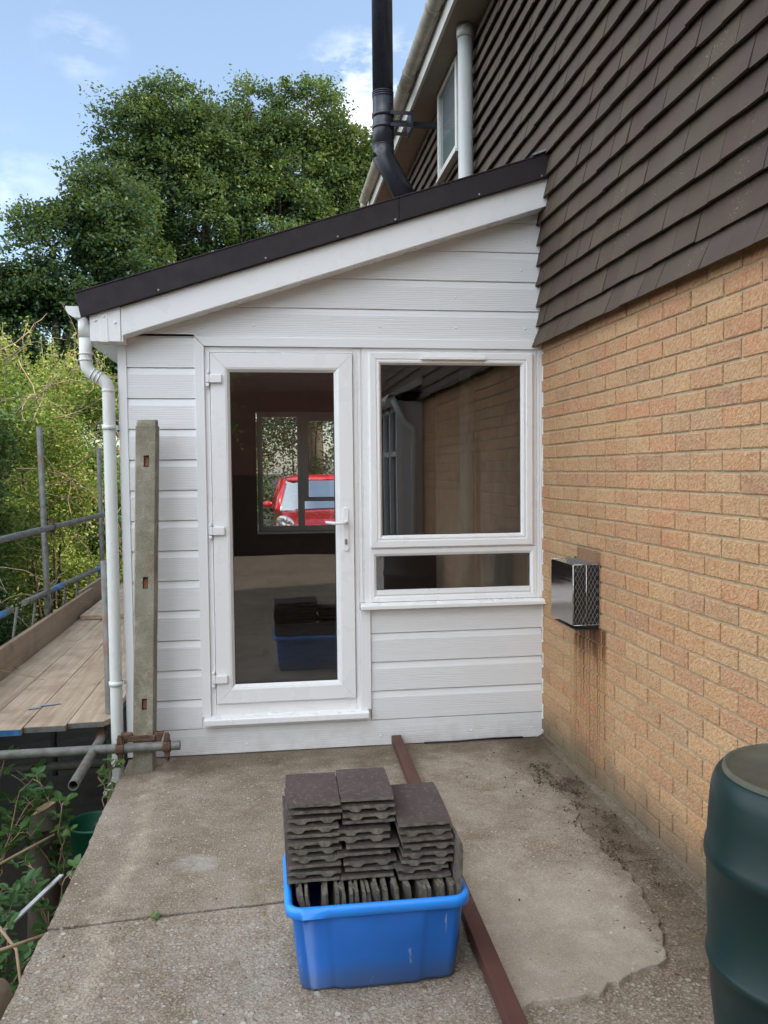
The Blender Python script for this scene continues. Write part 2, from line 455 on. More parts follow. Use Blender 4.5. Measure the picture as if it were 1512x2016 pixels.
        rr = n.math('ADD', n.math('ADD', n.math('MULTIPLY', dx, dx), n.math('MULTIPLY', dy, dy)), n.math('MULTIPLY', n.noise(16, 4), 1.6))
        c = n.mix(n.rng(rr, 0.8, 1.9, 0.45, 0), c, (0.62, 0.60, 0.56))
    if moss:
        mm = n.math('MULTIPLY', n.rng(n.noise(1.9, 6, 0.65, vec=n.mapping((2.2, 0.8, 1), loc=(5, 1, 0))), 0.54, 0.66), n.rng(n.noise(30, 5, 0.7), 0.42, 0.6))
        c = n.mix(n.math('MULTIPLY', mm, 0.6), c, (0.17, 0.135, 0.07))
    h = n.math('ADD', n.math('MULTIPLY', aggs[0], 0.6), n.math('ADD', n.math('MULTIPLY', f1, 0.8), n.math('MULTIPLY', n.noise(50, 6, 0.75), 1.0)))
    h = n.math('ADD', h, n.math('MULTIPLY', aggs[2], 0.7))
    nm = n.bump(h, 0.9, bumpd)
    return n.fin(n.bsdf(c, 0.93, 0, nm, 0.2))

M['slab_far'] = m_concrete('weathered_concrete', (0.31, 0.255, 0.195), (0.46, 0.40, 0.325), 90, 0.34, 0.007, spk=0.72)
M['slab_near'] = m_concrete('coarse_aggregate_concrete', (0.35, 0.29, 0.22), (0.53, 0.47, 0.385), 62, 0.55, 0.009, spk=0.8)
M['skim'] = m_concrete('cement_skim', (0.32, 0.27, 0.21), (0.44, 0.38, 0.31), 100, 0.16, 0.004, grime=True, moss=False, spk=0.62, worn=True)
M['post'] = m_concrete('post_concrete', (0.22, 0.21, 0.155), (0.36, 0.345, 0.275), 160, 0.05, 0.003, grime=False, spk=0.28)
def m_timber(name, c1, c2, axis=0, rough=0.75, blue=False):
    n = NT(name)
    sc = [30, 30, 30]; sc[axis] = 1.4
    f = n.noise(1.0, 6, 0.65, vec=n.mapping(tuple(sc)), dist=0.6)
    c = n.mix(n.rng(f, 0.3, 0.7), c1, c2)
    c = n.mix(n.rng(n.noise(5, 6, 0.65), 0.48, 0.70, 0, 0.6), c, tuple(x*0.55 for x in c1))
    c = n.mix(n.rng(n.rand(), 0, 1, 0, 0.35), c, tuple(x*0.8 for x in c1))
    kn = n.rng(n.voro(2.1), 0.03, 0.05, 0.7, 0)
    c = n.mix(kn, c, tuple(x*0.25 for x in c1))
    return n.fin(n.bsdf(c, rough, 0, n.bump(f, 0.4, 0.003), 0.3))
M['board'] = m_timber('scaffold_board_wood', (0.30, 0.215, 0.14), (0.56, 0.46, 0.35), 1)
M['toe'] = m_timber('toe_board_wood', (0.26, 0.19, 0.125), (0.38, 0.29, 0.20), 1)
M['stained'] = m_timber('brown_stained_timber', (0.085, 0.035, 0.026), (0.125, 0.055, 0.042), 1, 0.6)
M['blue_paint'] = simple('blue_paint', (0.04, 0.17, 0.38), 0.5, var=0.3, scale=30)
def m_galv():
    n = NT('galvanised_tube')
    c = n.mix(n.rng(n.noise(22, 5), 0.3, 0.7), (0.10, 0.105, 0.09), (0.20, 0.20, 0.175))
    ru = n.math('MULTIPLY', n.rng(n.noise(3.5, 5, 0.65), 0.58, 0.68), 0.8)
    c = n.mix(ru, c, (0.17, 0.085, 0.055))
    return n.fin(n.bsdf(c, 0.62, 0.2, n.bump(n.noise(90, 4), 0.3, 0.002)))
M['galv'] = m_galv()
M['rust'] = simple('rusty_iron', (0.11, 0.062, 0.04), 0.8, 0.2, var=0.6, scale=25, bump=0.8, bscale=90)
M['rust_red'] = simple('rust_red_paint', (0.14, 0.04, 0.025), 0.7, var=0.3)
M['verge'] = simple('brown_verge_trim', (0.017, 0.0115, 0.013), 0.75, var=0.12, bump=0.4, bscale=260)
M['cream'] = simple('weathered_cream_plastic', (0.40, 0.37, 0.30), 0.5, var=0.25, scale=9)
M['white_old'] = simple('old_white_paint', (0.62, 0.61, 0.56), 0.5, var=0.08)
M['soffit'] = simple('soffit_board', (0.30, 0.26, 0.20), 0.7, var=0.08)
M['pipe_grey'] = simple('grey_soil_pipe', (0.42, 0.44, 0.42), 0.4, var=0.04)
def m_glass(name, tint=0.86, refl=0.05, rough=0.0):
    n = NT(name)
    tr = n.t.nodes.new('ShaderNodeBsdfTransparent'); tr.inputs[0].default_value = (tint, tint, tint*0.98, 1)
    gl = n.t.nodes.new('ShaderNodeBsdfGlossy'); gl.inputs['Roughness'].default_value = rough
    gl.inputs['Color'].default_value = (1, 1, 1, 1)
    wob = n.bump(n.noise(1.6, 1, 0.4), 0.03, 0.02)
    n.t.links.new(wob, gl.inputs['Normal'])
    fr = n.t.nodes.new('ShaderNodeFresnel'); fr.inputs['IOR'].default_value = 1.5
    f = n.math('ADD', n.math('MULTIPLY', fr.outputs[0], 1.7), refl, True)
    ms = n.t.nodes.new('ShaderNodeMixShader')
    n.t.links.new(f, ms.inputs[0]); n.t.links.new(tr.outputs[0], ms.inputs[1]); n.t.links.new(gl.outputs[0], ms.inputs[2])
    return n.fin(ms.outputs[0])
M['glass'] = m_glass('double_glazing', 0.93, 0.005)
M['glass_car'] = m_glass('windscreen_glass', 0.6, 0.25)
def m_leaf(name, c1, c2, c3, trans=0.35, rough=0.5):
    n = NT(name)
    a = n.sep(n.attr())
    c = n.ramp(a[0], [(0.0, c1), (0.55, c2), (1.0, c3)])
    pr = n.bsdf(c, rough, 0, None, 0.35)
    tl = n.t.nodes.new('ShaderNodeBsdfTranslucent')
    n.t.links.new(n.mix(0.5, c, (0.28, 0.34, 0.04), 'MIX'), tl.inputs[0])
    ms = n.t.nodes.new('ShaderNodeMixShader'); ms.inputs[0].default_value = trans
    n.t.links.new(pr, ms.inputs[1]); n.t.links.new(tl.outputs[0], ms.inputs[2])
    return n.fin(ms.outputs[0])
M['oak'] = m_leaf('oak_leaves', (0.020, 0.056, 0.030), (0.052, 0.112, 0.040), (0.16, 0.22, 0.06), 0.30)
M['hedge_dark'] = m_leaf('dark_hedge_leaves', (0.020, 0.055, 0.02), (0.05, 0.12, 0.032), (0.12, 0.19, 0.05), 0.25)
M['hedge_light'] = m_leaf('yellow_green_leaves', (0.05, 0.12, 0.02), (0.17, 0.26, 0.05), (0.46, 0.46, 0.13), 0.38)
M['bramble'] = m_leaf('bramble_leaves', (0.02, 0.055, 0.015), (0.045, 0.12, 0.028), (0.12, 0.21, 0.05), 0.2, 0.4)
M['dead'] = m_leaf('dry_leaves', (0.05, 0.03, 0.018), (0.11, 0.065, 0.035), (0.22, 0.15, 0.08), 0.05, 0.8)
M['bark'] = simple('bark', (0.09, 0.07, 0.05), 0.9, var=0.35, scale=8, bump=0.8, bscale=30)
M['twig'] = simple('dry_twig', (0.32, 0.23, 0.14), 0.8, var=0.35, scale=9)
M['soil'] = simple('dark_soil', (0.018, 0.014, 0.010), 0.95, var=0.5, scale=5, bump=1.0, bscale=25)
M['drive'] = simple('drive_concrete', (0.30, 0.28, 0.25), 0.9, var=0.15, scale=4, bump=0.5, bscale=60)

# ================================================================ GROUND
g = MB()
N = 60
def gh(x, y):
    z = -1.35
    d = math.hypot(x+2, y)
    # the bed beside the slab is a shaded bank that rises a little towards the viewer
    t = max(0.0, min(1.0, (-0.3-y)/2.2))
    z += 0.87*t*t*(3-2*t)*max(0.0, min(1.0, 1-(-3.6-x)/2.5))
    return z + 0.05*noise.noise(Vector((x*1.3, y*1.3, 0)))
xs = [-900, -200, -60, -30, -16, -10]+[-8+0.2*i for i in range(40)]+[0.2, 10, 40, 200, 900]
ys = [-900, -200, -60, -25, -12]+[-9+0.25*i for i in range(80)]+[14, 20, 30, 60, 200, 900]
vs = [(x, y, gh(x, y)) for y in ys for x in xs]
nx = len(xs)
g.add(vs, [(j*nx+i, j*nx+i+1, (j+1)*nx+i+1, (j+1)*nx+i) for j in range(len(ys)-1) for i in range(nx-1)], smooth=True)
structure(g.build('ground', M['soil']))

def jag(p0, p1, step=0.035, amp=0.006, fr=7.0, seed=0.0):
    a = Vector(p0); b = Vector(p1); L = (b-a).length; k = max(2, int(L/step))
    nrm = Vector((-(b-a).y, (b-a).x)).normalized()
    out = []
    for i in range(k):
        t = i/k; p = a+(b-a)*t
        w = amp*(noise.noise(Vector((p.x*fr, p.y*fr, seed)))+0.5*noise.noise(Vector((p.x*fr*4, p.y*fr*4, seed+5))))
        out.append(tuple(p+nrm*w))
    return out
crack = [(-2.335, -1.714), (-1.988, -1.685), (-1.526, -1.653), (-1.1, -1.60), (-0.6, -1.57), (0.0, -1.55)]
def crackline(off, seed):
    out = []
    for a, b in zip(crack[:-1], crack[1:]):
        oo = off if a[0] < -1.0 else off*0.15
        out += jag((a[0], a[1]+oo), (b[0], b[1]+oo), 0.03, 0.007 if a[0] < -1.0 else 0.0, 9, seed)
    return out+[(0.0, crack[-1][1]+off*0.15)]
s1 = MB()
poly = crackline(0.005, 1)+[(0.0, -0.002), (-2.335, -0.002)]+jag((-2.335, -0.01), (-2.335, -1.71), 0.04, 0.010, 5, 2)[1:]
s1.prism(poly, 'z', -1.2, 0.0)
structure(s1.build('patio_slab', M['slab_far']))
s2 = MB()
poly = crackline(-0.006, 3)+[(0.0, -11), (-2.345, -11)]+jag((-2.345, -10.9), (-2.345, -1.73), 0.05, 0.012, 5, 4)
s2.prism(poly, 'z', -1.2, -0.003)
structure(s2.build('patio_slab', M['slab_near']))
# drive beyond the extension
d = MB().box(-2.6, 9, 6.1, 16, -1.2, 0.0)
d.box(-2.33, 0.0, 3.15, 6.096, -1.2, -0.004)
structure(d.build('driveway', M['drive']))

# cement skim patch with a broken edge
outl = [(-0.885, -2.395), (-0.818, -2.351), (-0.678, -2.349), (-0.525, -2.324), (-0.488, -2.278), (-0.354, -2.205), (-0.317, -2.094), (-0.262, -1.942),
        (-0.218, -1.788), (-0.225, -1.649), (-0.232, -1.519), (-0.244, -1.279), (-0.198, -1.07), (-0.171, -0.831), (-0.252, -0.614), (-0.422, -0.36), (-0.75, -0.14), (-0.865, -0.12)]
pts = []
for i in range(len(outl)):
    a = outl[i]; b = outl[(i+1) % len(outl)]
    if i == len(outl)-1: pts += [a]; break
    pts += jag(a, b, 0.010, 0.034, 4.7, 6)
def ph(x, y): return 0.0012-0.0052*y
pm = MB()
k_ = len(pts)
def offs(i, d):
    a = Vector(pts[i-1]); b = Vector(pts[(i+1) % k_]); t_ = (b-a).normalized(); nn_ = Vector((-t_.y, t_.x))
    return (pts[i][0]-nn_.x*d, pts[i][1]-nn_.y*d)
r0 = [(x, y, ph(x, y)) for x, y in pts]
r1 = [offs(i, 0.004+0.003*noise.noise(Vector((i*0.4, 0, 0))))+(ph(*pts[i])*0.8,) for i in range(k_)]
r2 = [offs(i, 0.009+0.006*noise.noise(Vector((i*0.3, 4, 0))))+(-0.004,) for i in range(k_)]
pm.loft([r0, r1, r2], caps=False, smooth=False)
pm.add(r0, [list(range(k_))])
structure(pm.build('cement_patch', M['skim']))

# ================================================================ BRICK HOUSE
house = thing('brick_house', (0, 0, 0), 'large brick house along the right with brown tile hanging above buff brickwork', 'house')
bw = MB()
pal = [(0.53, 0.325, 0.17), (0.53, 0.33, 0.175), (0.56, 0.36, 0.19), (0.50, 0.30, 0.16), (0.53, 0.285, 0.15), (0.47, 0.30, 0.17), (0.57, 0.375, 0.205), (0.47, 0.265, 0.15)]
def brick_tone(y, z):
    r = random.random()
    if r < (0.30 if z > 1.75 else 0.06): c = (0.53, 0.275, 0.15)
    elif r > 0.945: c = (0.41, 0.24, 0.145)
    else: c = random.choice(pal)
    k = random.uniform(0.95, 1.05); m_ = (0.51, 0.315, 0.175)
    return tuple((x*0.75+y_*0.25)*k for x, y_ in zip(c, m_))
for k in range(-22, 10):
    z0 = 1.54+0.075*k
    off = 0.1235+(0.0 if k % 2 == 0 else 0.1125)
    y = -off+0.225*3
    while y > -6.2:
        ya = y-0.225+0.005; yb = y-0.005
        y -= 0.225
        if ya > 0.25: continue
        yb = min(yb, 0.3)
        jx = random.uniform(-0.0015, 0.0015)
        w = random.uniform(-0.001, 0.001)
        x0 = jx; n1 = 3
        # front face with nibbled arrises: a small grid
        b_ = 0.004
        zz0 = z0+0.0045+random.uniform(-0.001, 0.001); zz1 = z0+0.0705+random.uniform(-0.001, 0.001)
        ya2 = ya+random.uniform(-0.0012, 0.0012); yb2 = yb+random.uniform(-0.0012, 0.0012)
        def rr(): return random.uniform(-0.0013, 0.0013)
        o4 = [(0.02, ya2, zz0), (0.02, yb2, zz0), (0.02, yb2, zz1), (0.02, ya2, zz1)]
        m4 = [(x0+b_*0.7, ya2+rr(), zz0+rr()), (x0+b_*0.7, yb2+rr(), zz0+rr()), (x0+b_*0.7, yb2+rr(), zz1+rr()), (x0+b_*0.7, ya2+rr(), zz1+rr())]
        f4 = [(x0, ya2+b_, zz0+b_), (x0, yb2-b_, zz0+b_), (x0, yb2-b_, zz1-b_), (x0, ya2+b_, zz1-b_)]
        t = brick_tone(ya, z0)
        bw.add(o4+m4+f4, [(0, 1, 5, 4), (1, 2, 6, 5), (2, 3, 7, 6), (3, 0, 4, 7), (4, 5, 9, 8), (5, 6, 10, 9), (6, 7, 11, 10), (7, 4, 8, 11), (8, 9, 10, 11)], tone=t)
wall = bw.build('brick_wall', M['brick'], house)
mo = MB().box(0.0065, 0.28, -6.2, 6.1, -1.2, 2.30)
mo.build('mortar_bed', M['mortar'], wall)
up = MB().box(0.05, 8.0, -6.2, 6.1, 2.302, 4.75)
up.box(0.282, 8.0, -6.2, 6.1, -1.2, 2.30)
up.build('wall_core', M['mortar'], house)
# stepped mortar ledge at the foot of the wall
lg = MB()
lp = []
for i in range(120):
    y = -6.0+6.0*i/119
    w_ = 0.022+0.012*noise.noise(Vector((y*4, 0, 3)))
    lp.append([(0.01, y, 0.022+0.01*noise.noise(Vector((y*6, 1, 3)))), (-w_*0.35, y, 0.014+0.010*noise.noise(Vector((y*9, 2, 3)))), (-w_-0.004, y, 0.003), (-w_-0.006, y, -0.02)])
lg.loft(lp, caps=False, closed=False, smooth=True)
lg.build('mortar_fillet', M['slab_far'], wall)

# tile hanging: every tile is its own tilted slab
th = MB()
gau = 0.1135
tp = [(0.070, 0.046, 0.035), (0.075, 0.050, 0.037), (0.066, 0.044, 0.035), (0.080, 0.057, 0.038), (0.072, 0.045, 0.034), (0.080, 0.061, 0.039), (0.064, 0.044, 0.037)]
row = 0
z = 2.25
while z < 4.74:
    off = 0.0 if row % 2 == 0 else 0.083
    y = 6.1-off
    while y > -6.2:
        ya = y-0.1655; yb = y
        y -= 0.166
        kick = 0.030 if row == 0 else 0.0
        jb = random.uniform(-0.0035, 0.0035); jt = random.uniform(-0.001, 0.001); jz = random.uniform(-0.003, 0.003)
        yaw_ = random.uniform(-0.0015, 0.0015)
        xb = -0.034-kick+jb; xt = 0.005+jt
        zt = z+0.155; t = random.choice(tp); kk = random.uniform(0.9, 1.1); t = tuple(c*kk for c in t)
        tk = 0.015
        # camber: bottom edge bows back slightly in the middle
        ymid = (ya+yb)/2
        v = []
        for (yy, o) in ((ya+0.0006, yaw_), (ymid, 0.0012), (yb-0.0006, -yaw_)):
            v += [(xb+o, yy, z+jz), (xb+tk+o, yy, z+jz+0.001), (xt+o*0.3, yy, zt), (xt-0.001+o*0.3+tk, yy, zt)]
        fs = []
        for q in (0, 4):
            fs += [(q, q+4, q+6, q+2), (q, q+1, q+5, q+4), (q+1, q+3, q+7, q+5)]
        fs += [(0, 2, 3, 1), (8, 9, 11, 10)]
        th.add(v, fs, tone=t)
    z += gau; row += 1
th.build('tile_hanging', M['hung_tile'], house)

# soffit, fascia, roof
MB().box(-0.232, 0.06, -6.3, 6.2, 4.75, 4.765).build('soffit', M['soffit'], house)
MB().box(-0.256, -0.233, -6.3, 6.2, 4.735, 4.93).build('fascia', M['white_old'], house)
rf = MB()
rf.prism([(-0.29, 4.95), (4.0, 7.2), (8.4, 4.95), (8.4, 4.89), (4.0, 7.14), (-0.257, 4.90)], 'y', -6.4, 6.3)
rf.build('roof', M['verge'], house)
# gutter: half-round trough on the fascia, with joints
gt = MB()
def halfpipe(mb, y0, y1, cx, cz, r, th_=0.003, a0=180, a1=360, n=12):
    o = [(cx+r*math.cos(R(a0+(a1-a0)*k/n)), cz+r*math.sin(R(a0+(a1-a0)*k/n))) for k in range(n+1)]
    i = [(cx+(r-th_)*math.cos(R(a1-(a1-a0)*k/n)), cz+(r-th_)*math.sin(R(a1-(a1-a0)*k/n))) for k in range(n+1)]
    mb.prism(o+i, 'y', y0, y1)
halfpipe(gt, -6.4, 5.85, -0.318, 4.90, 0.058)
ga = gt.build('gutter', M['cream'], house, 0)
for y in (-2.0, 0.55, 1.45, 2.45, 2.75, 3.6, 4.6, 5.5):
    gj = MB()
    halfpipe(gj, y-0.02, y+0.02, -0.318, 4.90, 0.064, 0.006)
    gj.box(-0.380, -0.30, y-0.025, y-0.01, 4.899, 4.906)
    gj.build('gutter_bracket', M['cream'], ga)
dp = MB().tube([(-0.318, 5.83, 4.86), (-0.318, 5.83, 4.74), (-0.31, 5.80, 4.66), (-0.10, 5.80, 4.50), (-0.09, 5.80, 4.40), (-0.09, 5.80, 0.1)], 0.036, 14)
dp.tube([(-0.318, 5.83, 4.87), (-0.318, 5.83, 4.79)], 0.043, 14)
dp.build('downpipe', M['cream'], house)
# soil pipe
sp_ = MB().tube([(-0.095, 1.41, 0.2), (-0.095, 1.41, 4.75)], 0.055, 28)
so = sp_.build('soil_pipe', M['pipe_grey'], house)
MB().tube([(-0.095, 1.41, 4.66), (-0.095, 1.41, 4.75)], 0.063, 28).build('pipe_collar', M['pipe_grey'], so)
# first-floor window beyond the soil pipe
uw = MB()
uw.box(-0.075, 0.03, 1.80, 1.85, 4.03, 4.745)
uw.box(-0.075, 0.03, 2.475, 2.52, 4.03, 4.745)
uw.box(-0.075, 0.03, 1.85, 2.475, 4.03, 4.075)
uw.box(-0.075, 0.03, 1.85, 2.475, 4.70, 4.745)
uwo = uw.build('window', M['white_old'], house, 0.004)
n = NT('upstairs_glass')
c = n.mix(n.rng(n.wave(3.0, 1.5, 3, 1, vec=n.mapping((1, 6, 1)), direction='Y'), 0, 1), (0.05, 0.07, 0.08), (0.22, 0.26, 0.27))
M['upglass'] = n.fin(n.bsdf(c, 0.06, 0, None, 0.8))
MB().box(-0.055, -0.045, 1.85, 2.475, 4.075, 4.70).build('window_pane', M['upglass'], uwo)
MB().box(-0.085, -0.03, 1.79, 2.53, 4.01, 4.029).build('window_sill', M['white_old'], uwo)

# ================================================================ EXTENSION
ext = thing('house_extension', (-1.17, 1.3, 0), 'white clad lean-to side extension with glazed door and sloping brown edged roof', 'extension')
XL = -2.335; D = 3.0
SL = 0.3215
def zb(x): return 3.02+SL*x          # underside of bargeboard line
P_ = 0.1644
def clad_field(mb, x0, x1, z0, z1, topfn=None, y=0.0, axis='x', sgn=1):
    """shiplap boards: flat face, smooth bevelled lip above, shadow gap beneath"""
    k0 = math.floor((z0-0.148)/P_)
    zc = 0.148+k0*P_
    while zc < z1:
        a = max(zc, z0); b = min(zc+P_, z1)
        if b-a < 0.004: zc += P_; continue
        prof = [(0.012, a-0.001), (0.0, a+0.003)] if a == zc else [(0.0, a)]
        zl = zc+P_-0.036
        if b > zl:
            if a < zl: prof += [(0.0, zl), (0.0015, zl+0.004)]
            prof += [(0.009, min(b, zc+P_-0.002))]
            if b >= zc+P_-0.001: prof += [(0.014, zc+P_-0.001)]
        else: prof += [(0.0, b)]
        if topfn is None:
            va = [(x0, y+yy, zz) for yy, zz in prof]; vb = [(x1, y+yy, zz) for yy, zz in prof]
            mb.loft([va, vb], caps=False, closed=False, smooth=False)
        else:
            # clip against a sloping top: start each profile point at the x where it is under the slope
            va = [(min(x1-0.001, max(x0, topfn(zz))), y+yy, zz) for yy, zz in prof]; vb = [(x1, y+yy, zz) for yy, zz in prof]
            mb.loft([va, vb], caps=False, closed=False, smooth=False)
        zc += P_
cl_ = MB(); clad_field(cl_, XL+0.04, -1.938, 0.148, 2.30); cl_.build('cladding', M['clad'], ext)
cl_ = MB(); clad_field(cl_, -0.998, 0.012, 0.148, 0.785); cl_.build('cladding', M['clad'], ext)
cg = MB()
clad_field(cg, -2.32, 0.0, 2.286, 3.10, topfn=lambda zz: (zz-3.03)/SL-0.05)
cg.build('gable_cladding', M['clad'], ext)
cbm = MB()
vs = [(XL+0.03, -0.002, 0.004), (0.014, -0.002, 0.0), (0.014, -0.002, 0.110), (XL+0.03, -0.002, 0.113)]
cbm.prism([(XL+0.03, 0.006), (0.014, 0.004), (0.014, 0.146), (XL+0.03, 0.146)], 'y', 0.0, 0.03)
cbm.build('base_board', M['clad'], ext)
# bead of sealant down the brickwork
sl = MB().tube([(0.006+0.004*noise.noise(Vector((0, 0, z_*9))), -0.004, z_) for z_ in [0.02+0.02*i for i in range(112)]], 0.006, 6)
sl.build('sealant_bead', M['upvc'], ext)
# screw caps
def cap(mb, x, y, z_, r=0.006):
    ring = lambda rr, yy: [(x+rr*math.cos(2*PI*k/10), yy, z_+rr*math.sin(2*PI*k/10)) for k in range(10)]
    mb.loft([ring(r, y), ring(r, y-0.002), ring(r*0.6, y-0.0035), ring(0.0006, y-0.004)], caps=True, smooth=True)
    return mb
for x, z_ in [(-1.62, 2.352), (-0.93, 2.352), (-0.5, 2.352), (-0.1, 2.352), (-0.62, 2.68), (-0.12, 2.68), (-1.7, 0.05), (-0.95, 0.055), (-0.42, 0.06), (-0.06, 0.06), (-0.5, 2.52), (-0.08, 2.84)]:
    cap(MB(), x, -0.0005, z_).build('screw_cap', M['upvc'], ext)
# corner trim
ct = MB().box(XL, XL+0.042, -0.006, 0.05, 0.012, 2.26)
ct.box(XL-0.004, XL-0.0005, -0.006, 0.05, 0.012, 2.26)
ct.build('corner_trim', M['upvc_trim'], ext, 0.003)
# side and rear walls, roof deck, interior
sw = MB()
clad_field(sw, 0.05, 0.55, 0.148, 2.25); clad_field(sw, 2.75, D, 0.148, 2.25); clad_field(sw, 0.55, 2.75, 0.148, 0.985); clad_field(sw, 0.55, 2.75, 2.13, 2.25)
sw.v = [(XL-b, a, c_) for a, b, c_ in [(v[0], -v[1], v[2]) for v in sw.v]]
sw.build('side_cladding', M['clad'], ext)
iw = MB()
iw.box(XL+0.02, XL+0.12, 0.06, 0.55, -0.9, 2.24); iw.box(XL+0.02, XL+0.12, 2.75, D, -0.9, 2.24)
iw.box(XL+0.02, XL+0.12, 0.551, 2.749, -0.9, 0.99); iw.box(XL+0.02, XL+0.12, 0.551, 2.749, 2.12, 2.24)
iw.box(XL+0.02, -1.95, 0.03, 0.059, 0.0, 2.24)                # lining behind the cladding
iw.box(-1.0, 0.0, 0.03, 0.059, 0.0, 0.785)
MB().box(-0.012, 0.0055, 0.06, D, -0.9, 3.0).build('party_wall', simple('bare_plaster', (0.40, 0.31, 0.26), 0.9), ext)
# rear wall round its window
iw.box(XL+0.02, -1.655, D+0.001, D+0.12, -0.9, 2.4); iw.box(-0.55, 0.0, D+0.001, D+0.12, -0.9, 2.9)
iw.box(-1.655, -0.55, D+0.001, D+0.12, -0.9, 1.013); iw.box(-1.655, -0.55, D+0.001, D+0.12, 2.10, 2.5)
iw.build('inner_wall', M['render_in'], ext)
MB().box(XL+0.02, 0.0, 0.03, D+0.1, -1.0, 0.17).build('inner_floor', M['floor_in'], ext)
MB().box(XL+0.12, -0.012, 0.061, D, 2.28, 2.30).build('inner_ceiling', simple('plasterboard', (0.45, 0.42, 0.40), 0.9), ext)
rd = MB().prism([(-2.45, 2.30+0.03), (0.0, 3.08), (0.0, 3.20), (-2.50, 2.40)], 'y', -0.10, D+0.15)
rd.build('roof_deck', M['verge'], ext)
def rz(x): return 3.279+0.3196*x
# roof covering (tiles seen edge-on) with verge trim in three lengths
rt = MB()
x = -2.52
while x < -0.02:
    x2 = min(x+0.30, 0.0)
    rt.prism([(x, rz(x)-0.03), (x2, rz(x2)-0.045), (x2, rz(x2)-0.016), (x, rz(x)-0.002)], 'y', -0.13, D+0.16)
    x = x2
rt.build('roof_tiles', M['hung_tile'], ext)
vt = MB()
for a, b, dy in ((-2.515, -0.84, 0.0), (-0.838, -0.30, 0.0015), (-0.30, 0.0, -0.001)):
    nx_ = 0.025 if a < -2.5 else 0.0
    vt.prism([(a+nx_, rz(a)-0.123+0.003), (b, rz(b)-0.120), (b, rz(b)), (a, rz(a))], 'y', -0.152+dy, -0.132)
    vt.prism([(a, rz(a)+0.0005), (b, rz(b)+0.0005), (b, rz(b)+0.008), (a, rz(a)+0.008)], 'y', -0.156+dy, -0.06)
vo = vt.build('verge_trim', M['verge'], ext, 0.002)
for x in (-2.10, -1.55, -1.17, -0.86, -0.40, -0.05): cap(MB(), x, -0.153, rz(x)-0.108, 0.0055).build('rivet', M['lead'], vo)
fl = MB()
fl.prism([(-0.10, rz(-0.10)+0.012), (0.0, rz(0)+0.018), (0.0, rz(0)+0.045), (-0.02, rz(0)+0.022), (-0.11, rz(-0.10)+0.018)], 'y', -0.17, D)
fl.build('lead_flashing', M['lead'], ext)
# white bargeboard and box end
bb = MB()
bb.prism([(-2.30, 2.412-0.125), (-2.285, zb(-2.285)-0.005), (0.01, zb(0.01)-0.003), (0.01, 3.165), (-2.30, 2.418)], 'y', -0.12, -0.098)
bb.prism([(-2.30, zb(-2.30)-0.012), (0.01, zb(0.01)-0.012), (0.01, zb(0.01)), (-2.30, zb(-2.30))], 'y', -0.12, 0.012)
bbo = bb.build('bargeboard', M['upvc'], ext, 0.004)
be = MB()
be.prism([(-2.452, 2.239), (-2.30, 2.239), (-2.30, 2.418), (-2.452, 2.368)], 'y', -0.126, 0.0)
be.prism([(-2.402, 2.236), (-2.362, 2.236), (-2.362, 2.40), (-2.402, 2.387)], 'y', -0.129, -0.1265)
be.box(-2.299, -2.288, -0.118, 0.0, 2.238, 2.30)
beo = be.build('box_end', M['upvc'], ext, 0.003)
for x, z_ in ((-2.425, 2.345), (-2.38, 2.365), (-2.325, 2.335)): cap(MB(), x, -0.1295, z_).build('screw_cap', M['upvc'], beo)
for x in (-2.22, -1.78, -1.30, -0.86, -0.07): cap(MB(), x, -0.121, zb(x)+0.128, 0.007).build('screw_cap', M['upvc'], bbo)
# eaves soffit running back and side fascia
MB().box(-2.45, XL, 0.0, D, 2.24, 2.25).build('eaves_soffit', M['upvc_trim'], ext)
MB().box(-2.47, -2.452, 0.0, D, 2.235, 2.375).build('eaves_fascia', M['upvc'], ext)
# gutter and downpipe
eg = MB(); halfpipe(eg, -0.06, D, -2.525, 2.425, 0.056)
ego = eg.build('gutter', M['upvc_grey'], ext)
ge = MB()
ge.prism([(-2.525+0.059*math.cos(R(180+180*k/14)), 2.427+0.059*math.sin(R(180+180*k/14))) for k in range(15)], 'y', -0.068, -0.06)
ge.build('gutter_end_cap', M['upvc'], ego)
dpx = MB()
dpx.tube([(-2.495, -0.03, 2.38), (-2.495, -0.03, 2.15), (-2.490, -0.03, 2.115), (-2.472, -0.03, 2.088), (-2.41, -0.03, 2.050), (-2.392, -0.03, 2.028), (-2.385, -0.03, 2.0), (-2.385, -0.03, -0.08), (-2.39, -0.03, -0.10), (-2.44, -0.03, -0.18)], 0.0325, 20)
dpo = dpx.build('downpipe', M['upvc_grey'], ext)
def collar(a, b, r=0.0365, nm='pipe_ring'): MB().tube([a, b], r, 20).build(nm, M['upvc_grey'], dpo)
collar((-2.495, -0.03, 2.19), (-2.495, -0.03, 2.182)); collar((-2.495, -0.03, 2.158), (-2.495, -0.03, 2.150)); collar((-2.495, -0.03, 2.38), (-2.495, -0.03, 2.27), 0.035)
dv = Vector((0.062, 0, -0.038)).normalized()
for t in (0.012, 0.032, 0.052):
    p = Vector((-2.472, -0.03, 2.088))+dv*t
    collar(p-dv*0.0025, p+dv*0.0025)
collar((-2.385, -0.03, 1.996), (-2.385, -0.03, 1.99)); collar((-2.385, -0.03, 0.0), (-2.385, -0.03, -0.006)); collar((-2.385, -0.03, -0.08), (-2.385, -0.03, -0.086))
for z_ in (1.80, 0.43):
    MB().tube([(-2.385, -0.03, z_+0.012), (-2.385, -0.03, z_-0.012)], 0.0375, 20).box(-2.372, -2.342, -0.04, 0.01, z_-0.012, z_+0.012).build('pipe_clip', M['upvc_grey'], dpo)

